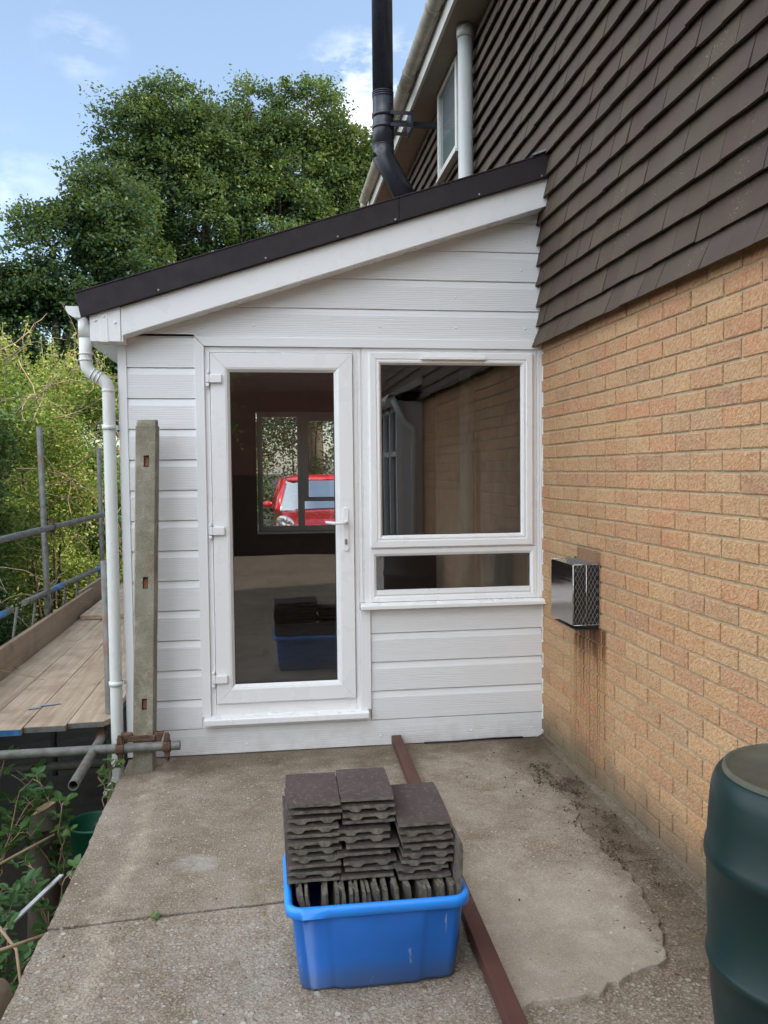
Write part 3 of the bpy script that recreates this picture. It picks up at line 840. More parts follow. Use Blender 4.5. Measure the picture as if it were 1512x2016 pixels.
# architraves
ar = MB()
ar.prism([(-1.938, 0.215), (-1.888, 0.215), (-1.888, 2.236), (-1.938, 2.286)], 'y', -0.012, 0.012)
ar.prism([(-1.937, 2.287), (-1.887, 2.2375), (0.0, 2.2375), (0.0, 2.285)], 'y', -0.0125, 0.012)
ar.prism([(-1.058, 0.215), (-1.0, 0.215), (-1.0, 0.778), (-1.058, 0.778)], 'y', -0.012, 0.012)
ar.box(-1.9379, -1.0, 0.004, 0.0119, 0.1465, 0.2145)
ar.box(-0.012, 0.0, -0.006, 0.012, 0.82, 2.236)
ar.build('trim', M['upvc_trim'], ext, 0.002)

# door (part) with its sub-parts
dfr = MB()
dfr.box(-1.888, -1.860, 0.006, 0.06, 0.215, 2.236); dfr.box(-1.083, -1.058, 0.006, 0.06, 0.215, 2.236)
dfr.box(-1.860, -1.083, 0.0062, 0.06, 2.207, 2.2365); dfr.box(-1.860, -1.083, 0.0062, 0.06, 0.215, 0.280)
dfr.build('door_frame', M['upvc'], ext, 0.003)
lf = MB().frame(-1.857, -1.086, 0.284, 2.203, [(0.0, 0.03), (0.0, -0.008), (0.004, -0.012), (0.078, -0.012), (0.082, -0.010), (0.088, -0.008), (0.103, 0.010), (0.1035, 0.03)])
door = lf.build('door', M['upvc'], ext)
MB().box(-1.753, -1.189, 0.014, 0.022, 0.384, 2.10).build('door_pane', M['glass'], door)
gk = MB().frame(-1.7545, -1.1885, 0.3865, 2.1005, [(0.0, 0.0135), (0.0, 0.009), (0.004, 0.009), (0.0045, 0.0135)], 0)
gk.build('gasket', M['rubber'], door)
for z_ in (2.062, 1.239, 0.424):
    h_ = MB()
    h_.box(-1.860, -1.795, -0.032, -0.013, z_-0.022, z_+0.022)
    h_.box(-1.880, -1.862, -0.028, 0.0, z_-0.043, z_-0.024); h_.box(-1.880, -1.861, -0.03, 0.0, z_-0.022, z_+0.022)
    h_.box(-1.878, -1.864, -0.027, 0.0, z_+0.024, z_+0.042)
    h_.build('hinge', M['upvc'], door, 0.004, 3)
hd = MB()
def pill(mb, x, z0, z1, r, y0, y1, n=10):
    pl = [(x+r*math.cos(PI+PI*k/n), z0+r+r*math.sin(PI+PI*k/n)) for k in range(n+1)]+[(x+r*math.cos(PI*k/n), z1-r+r*math.sin(PI*k/n)) for k in range(n+1)]
    mb.prism(pl, 'y', y0, y1)
pill(hd, -1.134, 1.112, 1.355, 0.0155, -0.021, -0.012)
hd.tube([(-1.134, -0.021, 1.276), (-1.134, -0.058, 1.276)], 0.009, 12)
hd.build('handle', M['upvc'], door, 0.002)
hl = MB().tube([(-1.127, -0.056, 1.274), (-1.16, -0.060, 1.272), (-1.20, -0.061, 1.272), (-1.232, -0.060, 1.276), (-1.248, -0.052, 1.279)], [0.010, 0.0095, 0.009, 0.0085, 0.007], 12)
hl.build('handle', M['upvc'], door)
kh = MB(); pill(kh, -1.134, 1.150, 1.182, 0.0065, -0.0245, -0.0215)
kh.build('keyhole', M['steel'], door)
MB().box(-1.1355, -1.1325, -0.0262, -0.0247, 1.154, 1.170).build('keyhole', M['dark_void'], door)
ds = MB().prism([(-0.052, 0.176), (-0.052, 0.205), (-0.046, 0.210), (0.01, 0.217), (0.01, 0.176)], 'x', -1.925, -1.018)
ds.build('door_sill', M['upvc'], ext, 0.002)

# window assembly
wf = MB()
wf.box(-1.058, -1.030, 0.008, 0.06, 0.8165, 2.2365); wf.box(-1.0295, -0.985, 0.003, 0.06, 0.8165, 2.2365); wf.box(-1.045, -1.040, 0.003, 0.008, 0.8165, 2.2365)
wf.box(-0.066, -0.028, 0.008, 0.06, 1.118, 2.2365); wf.box(-0.027, -0.013, 0.004, 0.06, 0.8165, 2.2365)
wf.box(-1.003, -0.052, 0.0075, 0.06, 2.205, 2.2365); wf.box(-0.985, -0.066, 0.0085, 0.05, 1.105, 1.135)
wfo = wf.build('window_frame', M['upvc'], ext, 0.002)
lw = MB().frame(-1.002, -0.0285, 0.818, 1.117, [(0.0, 0.05), (0.0, 0.004), (0.003, 0.001), (0.026, 0.001), (0.028, 0.003), (0.040, 0.012), (0.0405, 0.05)])
# visible heights differ top and bottom: the bottom rail is deeper
lw.box(-0.961, -0.070, 0.0015, 0.02, 0.8585, 0.886)
lwo = lw.build('window', M['upvc'], ext)
MB().box(-0.963, -0.068, 0.018, 0.024, 0.857, 1.078).build('window_pane', M['glass'], lwo)
MB().frame(-0.963, -0.068, 0.886, 1.078, [(0, 0.0175), (0, 0.014), (0.003, 0.014), (0.0032, 0.0175)], 0).build('gasket', M['rubber'], lwo)
sh = MB().frame(-0.994, -0.057, 1.126, 2.214, [(0.0, 0.03), (0.0, -0.012), (0.004, -0.016), (0.036, -0.016), (0.039, -0.012), (0.046, -0.012), (0.050, -0.014), (0.058, -0.012), (0.069, 0.006), (0.0695, 0.03)])
sho = sh.build('window', M['upvc'], ext)
MB().box(-0.926, -0.125, 0.010, 0.018, 1.194, 2.146).build('window_pane', M['glass'], sho)
MB().frame(-0.9265, -0.1245, 1.1935, 2.1465, [(0, 0.0095), (0, 0.005), (0.0035, 0.005), (0.004, 0.0095)], 0).build('gasket', M['rubber'], sho)
MB().box(-0.705, -0.338, -0.036, -0.017, 2.172, 2.190).build('trickle_vent', M['upvc'], sho, 0.003)
ws = MB().prism([(-0.056, 0.786), (-0.056, 0.806), (-0.05, 0.811), (0.004, 0.8165), (0.004, 0.786)], 'x', -1.057, 0.012)
ws.build('window_sill', M['upvc'], ext, 0.002)

# rear window
rw = MB()
YB = D+0.02
def fr(mb, x0, x1, z0, z1, w, y0=YB, y1=YB+0.06):
    mb.box(x0, x1, y0, y1, z0, z0+w); mb.box(x0, x1, y0, y1, z1-w, z1); mb.box(x0, x0+w, y0, y1, z0+w, z1-w); mb.box(x1-w, x1, y0, y1, z0+w, z1-w)
fr(rw, -1.645, -0.56, 1.018, 2.095, 0.045)
rw.box(-1.284, -1.225, YB+0.001, YB+0.06, 1.063, 2.05)
fr(rw, -1.225, -0.605, 1.285, 2.05, 0.038, YB-0.008, YB+0.04)
added_win = MB()  # side window out of view, added to brighten the room and rear frames
for (ya_, yb_, za_, zb2_) in ((0.552, 0.60, 0.992, 2.118), (1.63, 1.67, 1.04, 2.07), (2.70, 2.748, 0.992, 2.118), (0.601, 2.699, 0.992, 1.04), (0.601, 2.699, 2.07, 2.118)): added_win.box(XL+0.005, XL+0.065, ya_, yb_, za_, zb2_)
added_win_obj = added_win.build('side_window', M['upvc'], ext, 0.003)
MB().box(XL+0.03, XL+0.036, 0.601, 2.699, 1.04, 2.07).build('window_pane', M['glass'], added_win_obj)
rwo = rw.build('rear_window', M['upvc'], ext, 0.003)
MB().box(-1.6, -0.605, YB+0.028, YB+0.034, 1.06, 2.05).build('window_pane', M['glass'], rwo)
MB().box(-1.655, -0.55, D-0.09, D+0.001, 0.998, 1.015).build('rear_window_sill', M['upvc'], ext, 0.004)

# ================================================================ STOVE FLUE
flue = thing('stove_flue', (-0.25, 2.6, 3.1), 'tall black stove flue pipe rising with a bend from the lean-to roof', 'flue pipe')
fx = -0.528; FY = 2.6
MB().tube([(fx, FY, 4.74), (fx, FY, 8.6)], 0.0885, 40).build('pipe', M['black_metal'], flue)
MB().tube([(fx, FY, 4.22), (fx, FY, 4.745)], 0.0905, 40).build('pipe', M['black_metal'], flue)
ddir = Vector((0.50, 0, -0.866)).normalized()
p0 = Vector((fx, FY, 4.235))
MB().tube([(fx, FY, 4.33), p0, p0+ddir*0.70], 0.092, 40).build('elbow', M['black_metal'], flue)
MB().tube([p0+ddir*0.60, (p0+ddir*0.66), p0+ddir*0.66+Vector((0, 0, -0.75))], 0.09, 40).build('pipe', M['black_metal'], flue)
for z_ in (4.775, 4.758, 4.74, 4.335): MB().tube([(fx, FY, z_), (fx, FY, z_-0.007)], 0.0925, 40).build('joint_ring', M['black_metal'], flue)
MB().tube([p0+ddir*0.50, p0+ddir*0.51], 0.094, 40).build('joint_ring', M['black_metal'], flue)
f5 = MB()
f5.tube([(fx, FY, 4.60), (fx, FY, 4.565)], 0.096, 40); f5.tube([(fx, FY, 4.50), (fx, FY, 4.465)], 0.096, 40)
for z_ in (4.575, 4.475):
    f5.box(fx+0.05, -0.30, FY-0.10, FY-0.09, z_-0.012, z_+0.016); f5.box(fx+0.05, -0.30, FY+0.09, FY+0.10, z_-0.012, z_+0.016)
f5.box(-0.305, -0.285, FY-0.105, FY+0.105, 4.45, 4.60)
f5.box(-0.285, 0.0, FY-0.02, FY+0.02, 4.50, 4.54)
f5.build('wall_bracket', M['black_metal'], flue)

# ================================================================ BOILER FLUE GUARD
gd = thing('flue_guard', (-0.06, -0.68, 0.80), 'small stainless boiler flue guard with dark mesh sides on the brick wall', 'flue guard')
gp = MB()
pl = []
for cy, cz, a in ((-0.825, 0.82, 180), (-0.545, 0.82, 270), (-0.545, 1.09, 0), (-0.825, 1.09, 90)):
    for k in range(5):
        pl.append((cy+0.010*math.cos(R(a+90*k/4)), cz+0.010*math.sin(R(a+90*k/4))))
gp.prism(pl, 'x', -0.130, -0.127)
n = NT('brushed_stainless')
M['stainless'] = n.fin(n.bsdf(n.mix(n.noise(3, 3), (0.36, 0.33, 0.31), (0.48, 0.45, 0.42)), n.rng(n.noise(2, 3, vec=n.mapping((1, 2, 60))), 0.3, 0.7, 0.12, 0.24), 1.0,
                           n.bump(n.noise(5, 2), 0.25, 0.01)))
gp.build('front_plate', M['stainless'], gd, 0.001)
gm_ = MB()
def wire(a, b, r=0.0008): gm_.tube([a, b], r, 4, caps=False)
X0, X1, Z0, Z1 = -0.127, 0.004, 0.81, 1.10
def mesh_panel(P, du, dv, w, h, cell=0.019, asp=2.1):
    # diamond mesh in the (u, v) rectangle w x h
    cu = cell; cv = cell*asp
    k = -int(h/cv)-2
    while k*cu < w+h/cv*cu:
        # lines of slope +-: u = k*cu + t, v = t*asp
        for s in (1, -1):
            pts_ = []
            u0 = k*cu if s == 1 else k*cu
            # parametrise v from 0 to h
            va, vb = 0.0, h
            if s == 1:
                ua, ub = u0, u0+h/asp
                if ub < 0 or ua > w: continue
                if ua < 0: va = -ua*asp; ua = 0
                if ub > w: vb = h-(ub-w)*asp; ub = w
            else:
                ua, ub = u0+h/asp, u0
                if ua < 0 or ub > w: continue
                if ua > w: va = (ua-w)*asp; ua = w
                if ub < 0: vb = h+ub*asp; ub = 0
            if vb-va < 0.004: continue
            wire(Vector(P)+Vector(du)*ua+Vector(dv)*va, Vector(P)+Vector(du)*ub+Vector(dv)*vb)
        k += 1
mesh_panel((X0, -0.838, Z0), (1, 0, 0), (0, 0, 1), X1-X0, Z1-Z0)
mesh_panel((X0, -0.532, Z0), (1, 0, 0), (0, 0, 1), X1-X0, Z1-Z0)
mesh_panel((X0, -0.838, Z1), (1, 0, 0), (0, 1, 0), X1-X0, 0.30)
gm_.build('wire_mesh', simple('dull_wire', (0.34, 0.33, 0.30), 0.5, 0.5), gd)
for y in (-0.838, -0.532):
    gf = MB()
    for z_ in (Z0, Z1): gf.tube([(X0, y, z_), (0.0, y, z_)], 0.0018, 6)
    gf.tube([(-0.062, y, Z0), (-0.062, y, Z1)], 0.0022, 6); gf.tube([(X0, y, Z0), (X0, y, Z1)], 0.0022, 6)
    gf.box(-0.006, -0.001, y-0.02, y+0.0, Z0-0.01, Z1+0.01)
    gf.build('side_frame', M['steel'], gd)
tm = MB()
tm.box(-0.055, 0.0, -0.825, -0.545, 0.79, 1.10); tm.box(-0.100, -0.0555, -0.79, -0.57, 0.85, 1.06)
for k in range(7): tm.box(-0.108, -0.1005, -0.80, -0.56, 0.86+0.03*k, 0.868+0.03*k)
tm.box(-0.115, -0.0, -0.83, -0.54, 0.785, 0.7895)
tm.build('terminal', M['dark_void'], gd, 0.002)

# ================================================================ CONCRETE POST, SCAFFOLD
post = thing('concrete_post', (-2.227, -0.15, 0), 'weathered concrete post with small rusty slots leaning before the cladding', 'post')
def px0(z_): return -2.283+0.0318*z_
pb = MB()
yF, yBk = -0.205, -0.105
zs = [0.0, 0.325, 0.385, 0.96, 1.022, 1.59, 1.648, 1.80]
holes = {1, 3, 5}
cols = [0.006, 0.044, 0.070, 0.100]
nzd = 0
for i in range(len(zs)-1):
    a, b = zs[i], zs[i+1]
    sub = max(1, int((b-a)/0.05))
    for s_ in range(sub):
        za = a+(b-a)*s_/sub; zb_ = a+(b-a)*(s_+1)/sub
        for j in range(3):
            if i in holes and j == 1: continue
            w_ = lambda q, zz: 0.0015*noise.noise(Vector((q*40, zz*9, 0)))
            pb.add([(px0(za)+cols[j], yF+w_(cols[j], za), za), (px0(za)+cols[j+1], yF+w_(cols[j+1], za), za), (px0(zb_)+cols[j+1], yF+w_(cols[j+1], zb_), zb_), (px0(zb_)+cols[j], yF+w_(cols[j], zb_), zb_)], [(0, 1, 2, 3)])
        # sides and chamfers
        for xa, ya, xb, yb in ((0.006, yF, 0.0, yF+0.008), (0.0, yF+0.008, 0.0, yBk), (0.100, yF, 0.108, yF+0.012), (0.108, yF+0.012, 0.108, yBk), (0.0, yBk, 0.108, yBk)):
            pb.add([(px0(za)+xa, ya, za), (px0(za)+xb, yb, za), (px0(zb_)+xb, yb, zb_), (px0(zb_)+xa, ya, zb_)], [(0, 1, 2, 3)])
    if i in holes:
        xa, xb = px0(a)+cols[1], px0(a)+cols[2]
        dep = yF+0.03
        pb.add([(xa, yF, a), (xb, yF, a), (xb, yF, b), (xa, yF, b), (xa, dep, a), (xb, dep, a), (xb, dep, b), (xa, dep, b)], [(0, 1, 5, 4), (1, 2, 6, 5), (2, 3, 7, 6), (3, 0, 4, 7), (4, 5, 6, 7)])
# rounded head
hx = px0(1.80)
prof = [(yF+0.0, 1.80)]+[(yF+0.03-0.03*math.cos(R(90*k/8)), 1.80+0.032*math.sin(R(90*k/8))) for k in range(9)]+[(yBk-0.01, 1.836), (yBk, 1.826), (yBk, 1.80)]
pb.loft([[(hx+0.006, a, 1.80+(b-1.80)*0.92) for a, b in prof], [(hx+0.014, a, b) for a, b in prof], [(hx+0.094, a, b) for a, b in prof], [(hx+0.102, a, 1.80+(b-1.80)*0.9) for a, b in prof]], caps=True, smooth=True)
M['rust_bolt'] = simple('orange_rust', (0.22, 0.085, 0.045), 0.8, var=0.4, scale=60)
pbo = pb.build('post_body', M['post'], post)
for z_ in (0.33, 0.965, 1.595):
    r_ = MB().box(px0(z_)+0.048, px0(z_)+0.068, yF+0.012, yF+0.029, z_, z_+0.045, 0.002)
    r_.build('rusty_bolt', M['rust_bolt'], pbo)

TR = 0.02415
sc = thing('scaffold', (-2.9, 1.5, -1.0), 'galvanised tube scaffold beside the extension with its timber platform', 'scaffold')
def tubes(name, a, b, r=TR, mat_='galv', open_end=False, parent=None):
    m_ = MB()
    m_.tube([a, b], r, 20, caps=not open_end)
    if open_end: m_.tube([a, b], r-0.0035, 20, caps=False); 
    if open_end:
        A = Vector(a); Bv = Vector(b); d_ = (Bv-A).normalized(); u_ = d_.orthogonal().normalized(); w_ = d_.cross(u_)
        for P0 in (A, Bv):
            ro = [P0+(u_*math.cos(2*PI*k/20)+w_*math.sin(2*PI*k/20))*r for k in range(20)]
            ri = [P0+(u_*math.cos(2*PI*k/20)+w_*math.sin(2*PI*k/20))*(r-0.0035) for k in range(20)]
            m_.loft([ro, ri], caps=False, smooth=False)
    return m_.build(name, M[mat_], parent or sc)
tubes('handrail', (-3.35, -1.2, 1.125), (-3.35, 5.05, 1.105))
tubes('standard', (-3.43, 2.68, 1.95), (-3.385, 2.68, -1.0))
tubes('standard', (-3.41, 5.05, 1.84), (-3.40, 5.05, -1.0))
tubes('standard', (-2.449, 0.10, 1.08), (-2.436, 0.10, -1.0), 0.0245)
tubes('standard', (-3.42, -1.5, 2.2), (-3.42, -1.5, -1.0))
tubes('transom', (-4.6, -0.245, 0.135), (-2.033, -0.24, 0.142), open_end=True)
tubes('transom', (-4.6, 0.14, -0.09), (-2.47, 0.14, -0.058))
tubes('transom', (-3.6, 2.6, 0.16), (-2.45, 2.6, 0.16))
tubes('ledger', (-2.47, -0.69, 0.125), (-2.50, 5.3, 0.15), open_end=True)
tubes('ledger', (-3.30, -1.2, 0.15), (-3.30, 5.3, 0.15))
def coupler(p, axis_dir, name='coupler', s=1.0):
    p = Vector(p); m_ = MB()
    d_ = Vector(axis_dir).normalized()
    up_ = Vector((0, 0, 1)); sd = d_.cross(up_).normalized()
    # band round the tube
    ring = []
    for (t, r) in ((-0.021, 0.027), (-0.017, 0.031), (0.017, 0.031), (0.021, 0.027)):
        ring.append([p+d_*t*s+(up_*math.cos(2*PI*k/18)+sd*math.sin(2*PI*k/18))*r for k in range(18)])
    m_.loft(ring, smooth=True)
    # hinge lug above, bolt and nut below
    m_.obox(p+up_*0.043, d_*0.014*s, sd*0.018, up_*0.016)
    m_.obox(p+up_*0.062+sd*0.006, d_*0.010*s, sd*0.010, up_*0.010)
    m_.obox(p-up_*0.040, d_*0.013*s, sd*0.016, up_*0.014)
    m_.tube([p-up_*0.035-sd*0.022, p-up_*0.085-sd*0.010], 0.0065, 8)
    m_.tube([p-up_*0.060-sd*0.016, p-up_*0.076-sd*0.012], 0.0125, 6, smooth=False)
    return m_.build(name, M['rust'], sc, 0.003)
coupler((-2.335, -0.243, 0.140), (1, 0, 0)); coupler((-2.10, -0.241, 0.1415), (1, 0, 0))
lgm = MB()
lgm.obox((-2.30, -0.20, 0.185), (0.028, 0, 0), (0, 0.012, 0.004), (-0.010, 0, 0.022)); lgm.obox((-2.15, -0.20, 0.180), (0.024, 0, 0), (0, 0.014, 0), (0.010, 0, 0.026))
lgm.box(-2.29, -2.16, -0.222, -0.207, 0.165, 0.195)
lgm.build('coupler_plate', M['rust'], sc, 0.004)
coupler((-2.44, 0.10, -0.06), (0, 0, 1) if False else (1, 0, 0))
coupler((-3.35, 2.68, 1.117), (0, 1, 0)); coupler((-2.475, 0.0, 0.128), (0, 1, 0))

# boards: each is a thing that could be lifted off
bpos = [(-3.285, -3.072), (-3.068, -2.856), (-2.852, -2.640), (-2.636, -2.424)]
names = ['outermost', 'second from outside', 'third from outside', 'innermost']
lab = ['pale scaffold board against the toe board, with blue end band', 'pale scaffold board second from the toe board, blue painted end',
       'pale scaffold board with steel strap on it, third from the toe board', 'pale scaffold board nearest the white wall, with clipped grey corner']
for i, ((a, b), L_) in enumerate(zip(bpos, lab)):
    m_ = MB()
    y0 = -0.15+0.035*i
    q = [(a, y0), (b, y0+0.004), (b, 3.9), (a, 3.9)]
    if i == 3: q = [(a, y0), (b-0.03, y0+0.008), (b, y0+0.06), (b, 3.9), (a, 3.9)]
    m_.prism(q, 'z', 0.193+0.002*i, 0.230+0.001*(i % 2))
    bt = thing('scaffold_board', ((a+b)/2, y0, 0.193), L_, 'scaffold board', 'boards of the scaffold platform')
    bo = m_.build('plank', M['board'], bt, 0.003)
    e_ = MB(); e_.box(a+0.002, b-(0.032 if i == 3 else 0.002), y0-0.0035, y0+(0.0 if i < 3 else 0.002), 0.196+0.002*i, 0.228)
    e_.build('end_band', M['blue_paint'] if i < 2 else M['galv'], bt)
for i in range(3):
    a, b = [(-3.26, -3.05), (-3.045, -2.835), (-2.83, -2.62)][i]
    m_ = MB().box(a, b, 3.2+0.01*i, 5.4, 0.235, 0.273)
    o = m_.build('scaffold_board', M['board'], None, 0.003)
    tag(o, ['far lapped scaffold board lying beside the toe board', 'far lapped scaffold board in the middle of three', 'far lapped scaffold board closest to the extension'][i], 'scaffold board', 'boards of the scaffold platform')
st_ = thing('steel_strap', (-2.85, 0.3, 0.232), 'small bent galvanised strap lying across two scaffold boards', 'metal strap')
MB().obox((-2.82, 0.33, 0.236), (0.055, 0.02, 0), (-0.004, 0.012, 0), (0, 0, 0.0015)).build('strap', M['lead'], st_)
MB().obox((-2.89, 0.27, 0.2365), (0.03, 0.012, 0), (-0.006, 0.016, 0), (0, 0, 0.0015)).build('strap', M['lead'], st_)
t1 = MB().prism([(-3.325, 0.20), (-3.290, 0.20), (-3.290, 0.425), (-3.325, 0.425)], 'y', -1.0, 3.95)
tag(t1.build('toe_board', M['toe'], None, 0.003), 'long near toe board standing on edge along the scaffold platform', 'toe board')
t2 = MB().box(-3.365, -3.33, 3.6, 5.6, 0.20, 0.44)
tag(t2.build('toe_board', M['toe'], None, 0.003), 'farther toe board overlapping behind the near one at the platform', 'toe board')
# ladder beam lying on edge outside the toe board
ld = thing('ladder_beam', (-3.42, 1.5, 0.1), 'grey lattice beam with blue paint marks lying beyond the toe board', 'ladder beam')
tubes('rail', (-3.42, -1.6, 0.60), (-3.42, 1.72, 0.575), parent=ld)
tubes('rail', (-3.42, 2.05, 0.575), (-3.42, 5.2, 0.50), parent=ld)
tubes('rail', (-3.46, -1.6, 0.15), (-3.46, 5.2, 0.12), parent=ld)
for k in range(13):
    y = -1.3+0.52*k
    tubes('rung', (-3.423, y+0.06, 0.57), (-3.457, y-0.04, 0.16), 0.011, parent=ld)
for a, b in ((1.30, 1.55), (2.9, 3.25), (4.75, 5.1)):
    z_ = 0.58 if a < 2 else 0.575-(a-2.05)*0.0238
    tubes('blue_band', (-3.42, a, z_), (-3.42, b, z_-0.005), TR+0.0012, 'blue_paint', parent=ld)

# ================================================================ BROWN TIMBER ON THE SLAB
tb = MB()
def bx(y): return -0.905-0.0*y+(0.0)  # placeholder centreline
xa0, xa1 = -0.888, -0.838      # far end
xb0, xb1 = -0.962, -0.872      # at y=-2.42
def tx(y, e):
    t = -y/2.42
    return (xa0+(xb0-xa0)*t, xa1+(xb1-xa1)*t)[e]
def timber(y0, y1, h=0.045, w=0.055):
    m_ = MB()
    c0 = -0.863-(-y0)*0.0205; c1 = -0.863-(-y1)*0.0205
    m_.add([(c0-w/2, y0, 0.018), (c0+w/2, y0, 0.018), (c0+w/2, y0, 0.018+h), (c0-w/2, y0, 0.018+h),
            (c1-w/2, y1, 0.018), (c1+w/2, y1, 0.018), (c1+w/2, y1, 0.018+h), (c1-w/2, y1, 0.018+h)],
           [(0, 1, 2, 3), (7, 6, 5, 4), (0, 4, 5, 1), (1, 5, 6, 2), (2, 6, 7, 3), (3, 7, 4, 0)])
    return m_
o = timber(-0.02, -1.83).build('timber_batten', M['stained'], None, 0.004)
tag(o, 'dark brown painted timber length running from the wall behind the blue box', 'timber batten')
o = timber(-1.835, -3.4).build('timber_batten', M['stained'], None, 0.004)
tag(o, 'dark brown painted timber length nearest the viewer, right of the blue box', 'timber batten')

# ================================================================ BLUE BOX
box = thing('storage_box', (-1.25, -2.03, 0), 'bright blue plastic storage box packed with roof tiles on the slab', 'storage box')
n = NT('blue_polypropylene')
bs = n.sep()
cb_ = n.mix(n.rng(n.noise(3, 5), 0.3, 0.7), (0.010, 0.110, 0.41), (0.014, 0.132, 0.47))
dirt = n.math('MULTIPLY', n.rng(n.math('ADD', bs[2], n.math('MULTIPLY', n.noise(6, 5), -0.12)), -0.05, 0.05, 0.8, 0.0, True), 0.7)
cb_ = n.mix(dirt, cb_, (0.07, 0.08, 0.09))
scr = n.math('MULTIPLY', n.rng(n.noise(1, 3, 0.6, vec=n.mapping((30, 30, 6))), 0.655, 0.69), 0.5)
cb_ = n.mix(scr, cb_, (0.35, 0.42, 0.5))
M['blue_box'] = n.fin(n.bsdf(cb_, n.rng(n.noise(12, 4), 0.3, 0.7, 0.28, 0.45), 0, n.bump(n.noise(20, 3), 0.15, 0.003), 0.5))
M['blue_rim'] = simple('blue_polypropylene_rim', (0.022, 0.25, 0.80), 0.4, var=0.06)
def rrect(cx, cy, hx_, hy_, r, z_, bulge=0.0, bw_=0.0, n=6):
    pts_ = []
    def seg(xa, ya, xb, yb, k):
        return [(xa+(xb-xa)*i/k, ya+(yb-ya)*i/k) for i in range(k)]
    cs = [(cx+hx_-r, cy-hy_+r, -90), (cx+hx_-r, cy+hy_-r, 0), (cx-hx_+r, cy+hy_-r, 90), (cx-hx_+r, cy-hy_+r, 180)]
    out = []
    # front side first, left to right, with a raised centre panel
    xl, xr = cx-hx_+r, cx+hx_-r
    fr_ = [0, 0.16, 0.19, 0.22, 0.5, 0.78, 0.81, 0.84]
    for f_ in fr_:
        b_ = 0 if (f_ <= 0.17 or f_ >= 0.83) else (bulge if 0.2 < f_ < 0.8 else bulge*0.5)
        out.append((xl+(xr-xl)*f_, cy-hy_-b_, z_))
    for i, (px_, py_, a) in enumerate(cs):
        for k in range(n+1):
            out.append((px_+r*math.cos(R(a+90*k/n)), py_+r*math.sin(R(a+90*k/n)), z_))
    return out
bx_ = MB()
CX, CY = -1.2505, -2.03
rings = []
for z_, hx_, hy_, bu in ((0.0, 0.222, 0.150, 0.009), (0.004, 0.236, 0.163, 0.010), (0.015, 0.240, 0.167, 0.010), (0.14, 0.252, 0.179, 0.010), (0.235, 0.261, 0.187, 0.008), (0.243, 0.262, 0.188, 0.0)):
    rings.append(rrect(CX, CY, hx_, hy_, 0.035, z_, bu))
bx_.loft(rings, caps=False, smooth=True)
bx_.f.append(list(range(len(rings[0])))[::-1]); bx_.sm.append(False); bx_.tone.append(None)
inner = []
for z_, hx_, hy_ in ((0.243, 0.258, 0.184), (0.14, 0.249, 0.176), (0.01, 0.236, 0.163)):
    inner.append(rrect(CX, CY, hx_, hy_, 0.033, z_, 0))
bx_.loft(inner, caps=False, smooth=True)
bx_.build('tub', M['blue_box'], box)
rm = MB(); rings = []
for z_, e_ in ((0.243, 0.0), (0.240, 0.012), (0.242, 0.018), (0.262, 0.020), (0.272, 0.016), (0.274, 0.008), (0.272, 0.0), (0.262, -0.004), (0.243, -0.004)):
    rings.append(rrect(CX, CY, 0.262+e_, 0.188+e_, 0.036+e_, z_, 0))
rm.loft(rings, caps=False, smooth=True)
rm.build('rim', M['blue_rim'], box)
# ---------------- roof tiles
def m_rooftile(name, c1, c2, edge):
    n = NT(name)
    rd_ = n.rand()
    off = n.t.nodes.new('ShaderNodeVectorMath'); off.operation = 'ADD'
    cx3 = n.t.nodes.new('ShaderNodeCombineXYZ'); n.lk(n.math('MULTIPLY', rd_, 17.0), cx3.inputs[0]); n.lk(n.math('MULTIPLY', rd_, 31.0), cx3.inputs[1])
    n.t.links.new(n.obj, off.inputs[0]); n.t.links.new(cx3.outputs[0], off.inputs[1])
    v = off.outputs[0]
    c = n.mix(n.rng(n.noise(9, 6, 0.65, vec=v), 0.3, 0.7), c1, c2)
    c = n.mix(n.rng(rd_, 0, 1, 0, 0.3), c, edge)
    c = n.mix(n.rng(n.noise(60, 5, 0.7, vec=v), 0.55, 0.75, 0, 0.7), c, (0.25, 0.225, 0.17))
    c = n.mix(n.rng(n.noise(18, 4, 0.7, vec=v), 0.60, 0.70, 0, 0.5), c, (0.045, 0.04, 0.036))
    # end faces are weathered grey-green
    ge_ = n.t.nodes.new('ShaderNodeNewGeometry'); nn = n.sep(ge_.outputs['Normal'])
    ef = n.rng(n.math('ABSOLUTE', nn[2]), 0.5, 0.75, 1, 0)
    a = n.attr(); ef = n.sep(a)[0]
    c = n.mix(n.math('MULTIPLY', ef, 0.9), c, n.mix(n.rng(n.noise(40, 5, 0.7, vec=v), 0.35, 0.65), (0.085, 0.078, 0.062), (0.22, 0.205, 0.16)))
    nm = n.bump(n.noise(130, 5, 0.75, vec=v), 0.8, 0.004)
    return n.fin(n.bsdf(c, 0.92, 0, nm, 0.2))
M['tile_a'] = m_rooftile('brown_concrete_tile', (0.072, 0.050, 0.048), (0.105, 0.078, 0.072), (0.07, 0.062, 0.052))
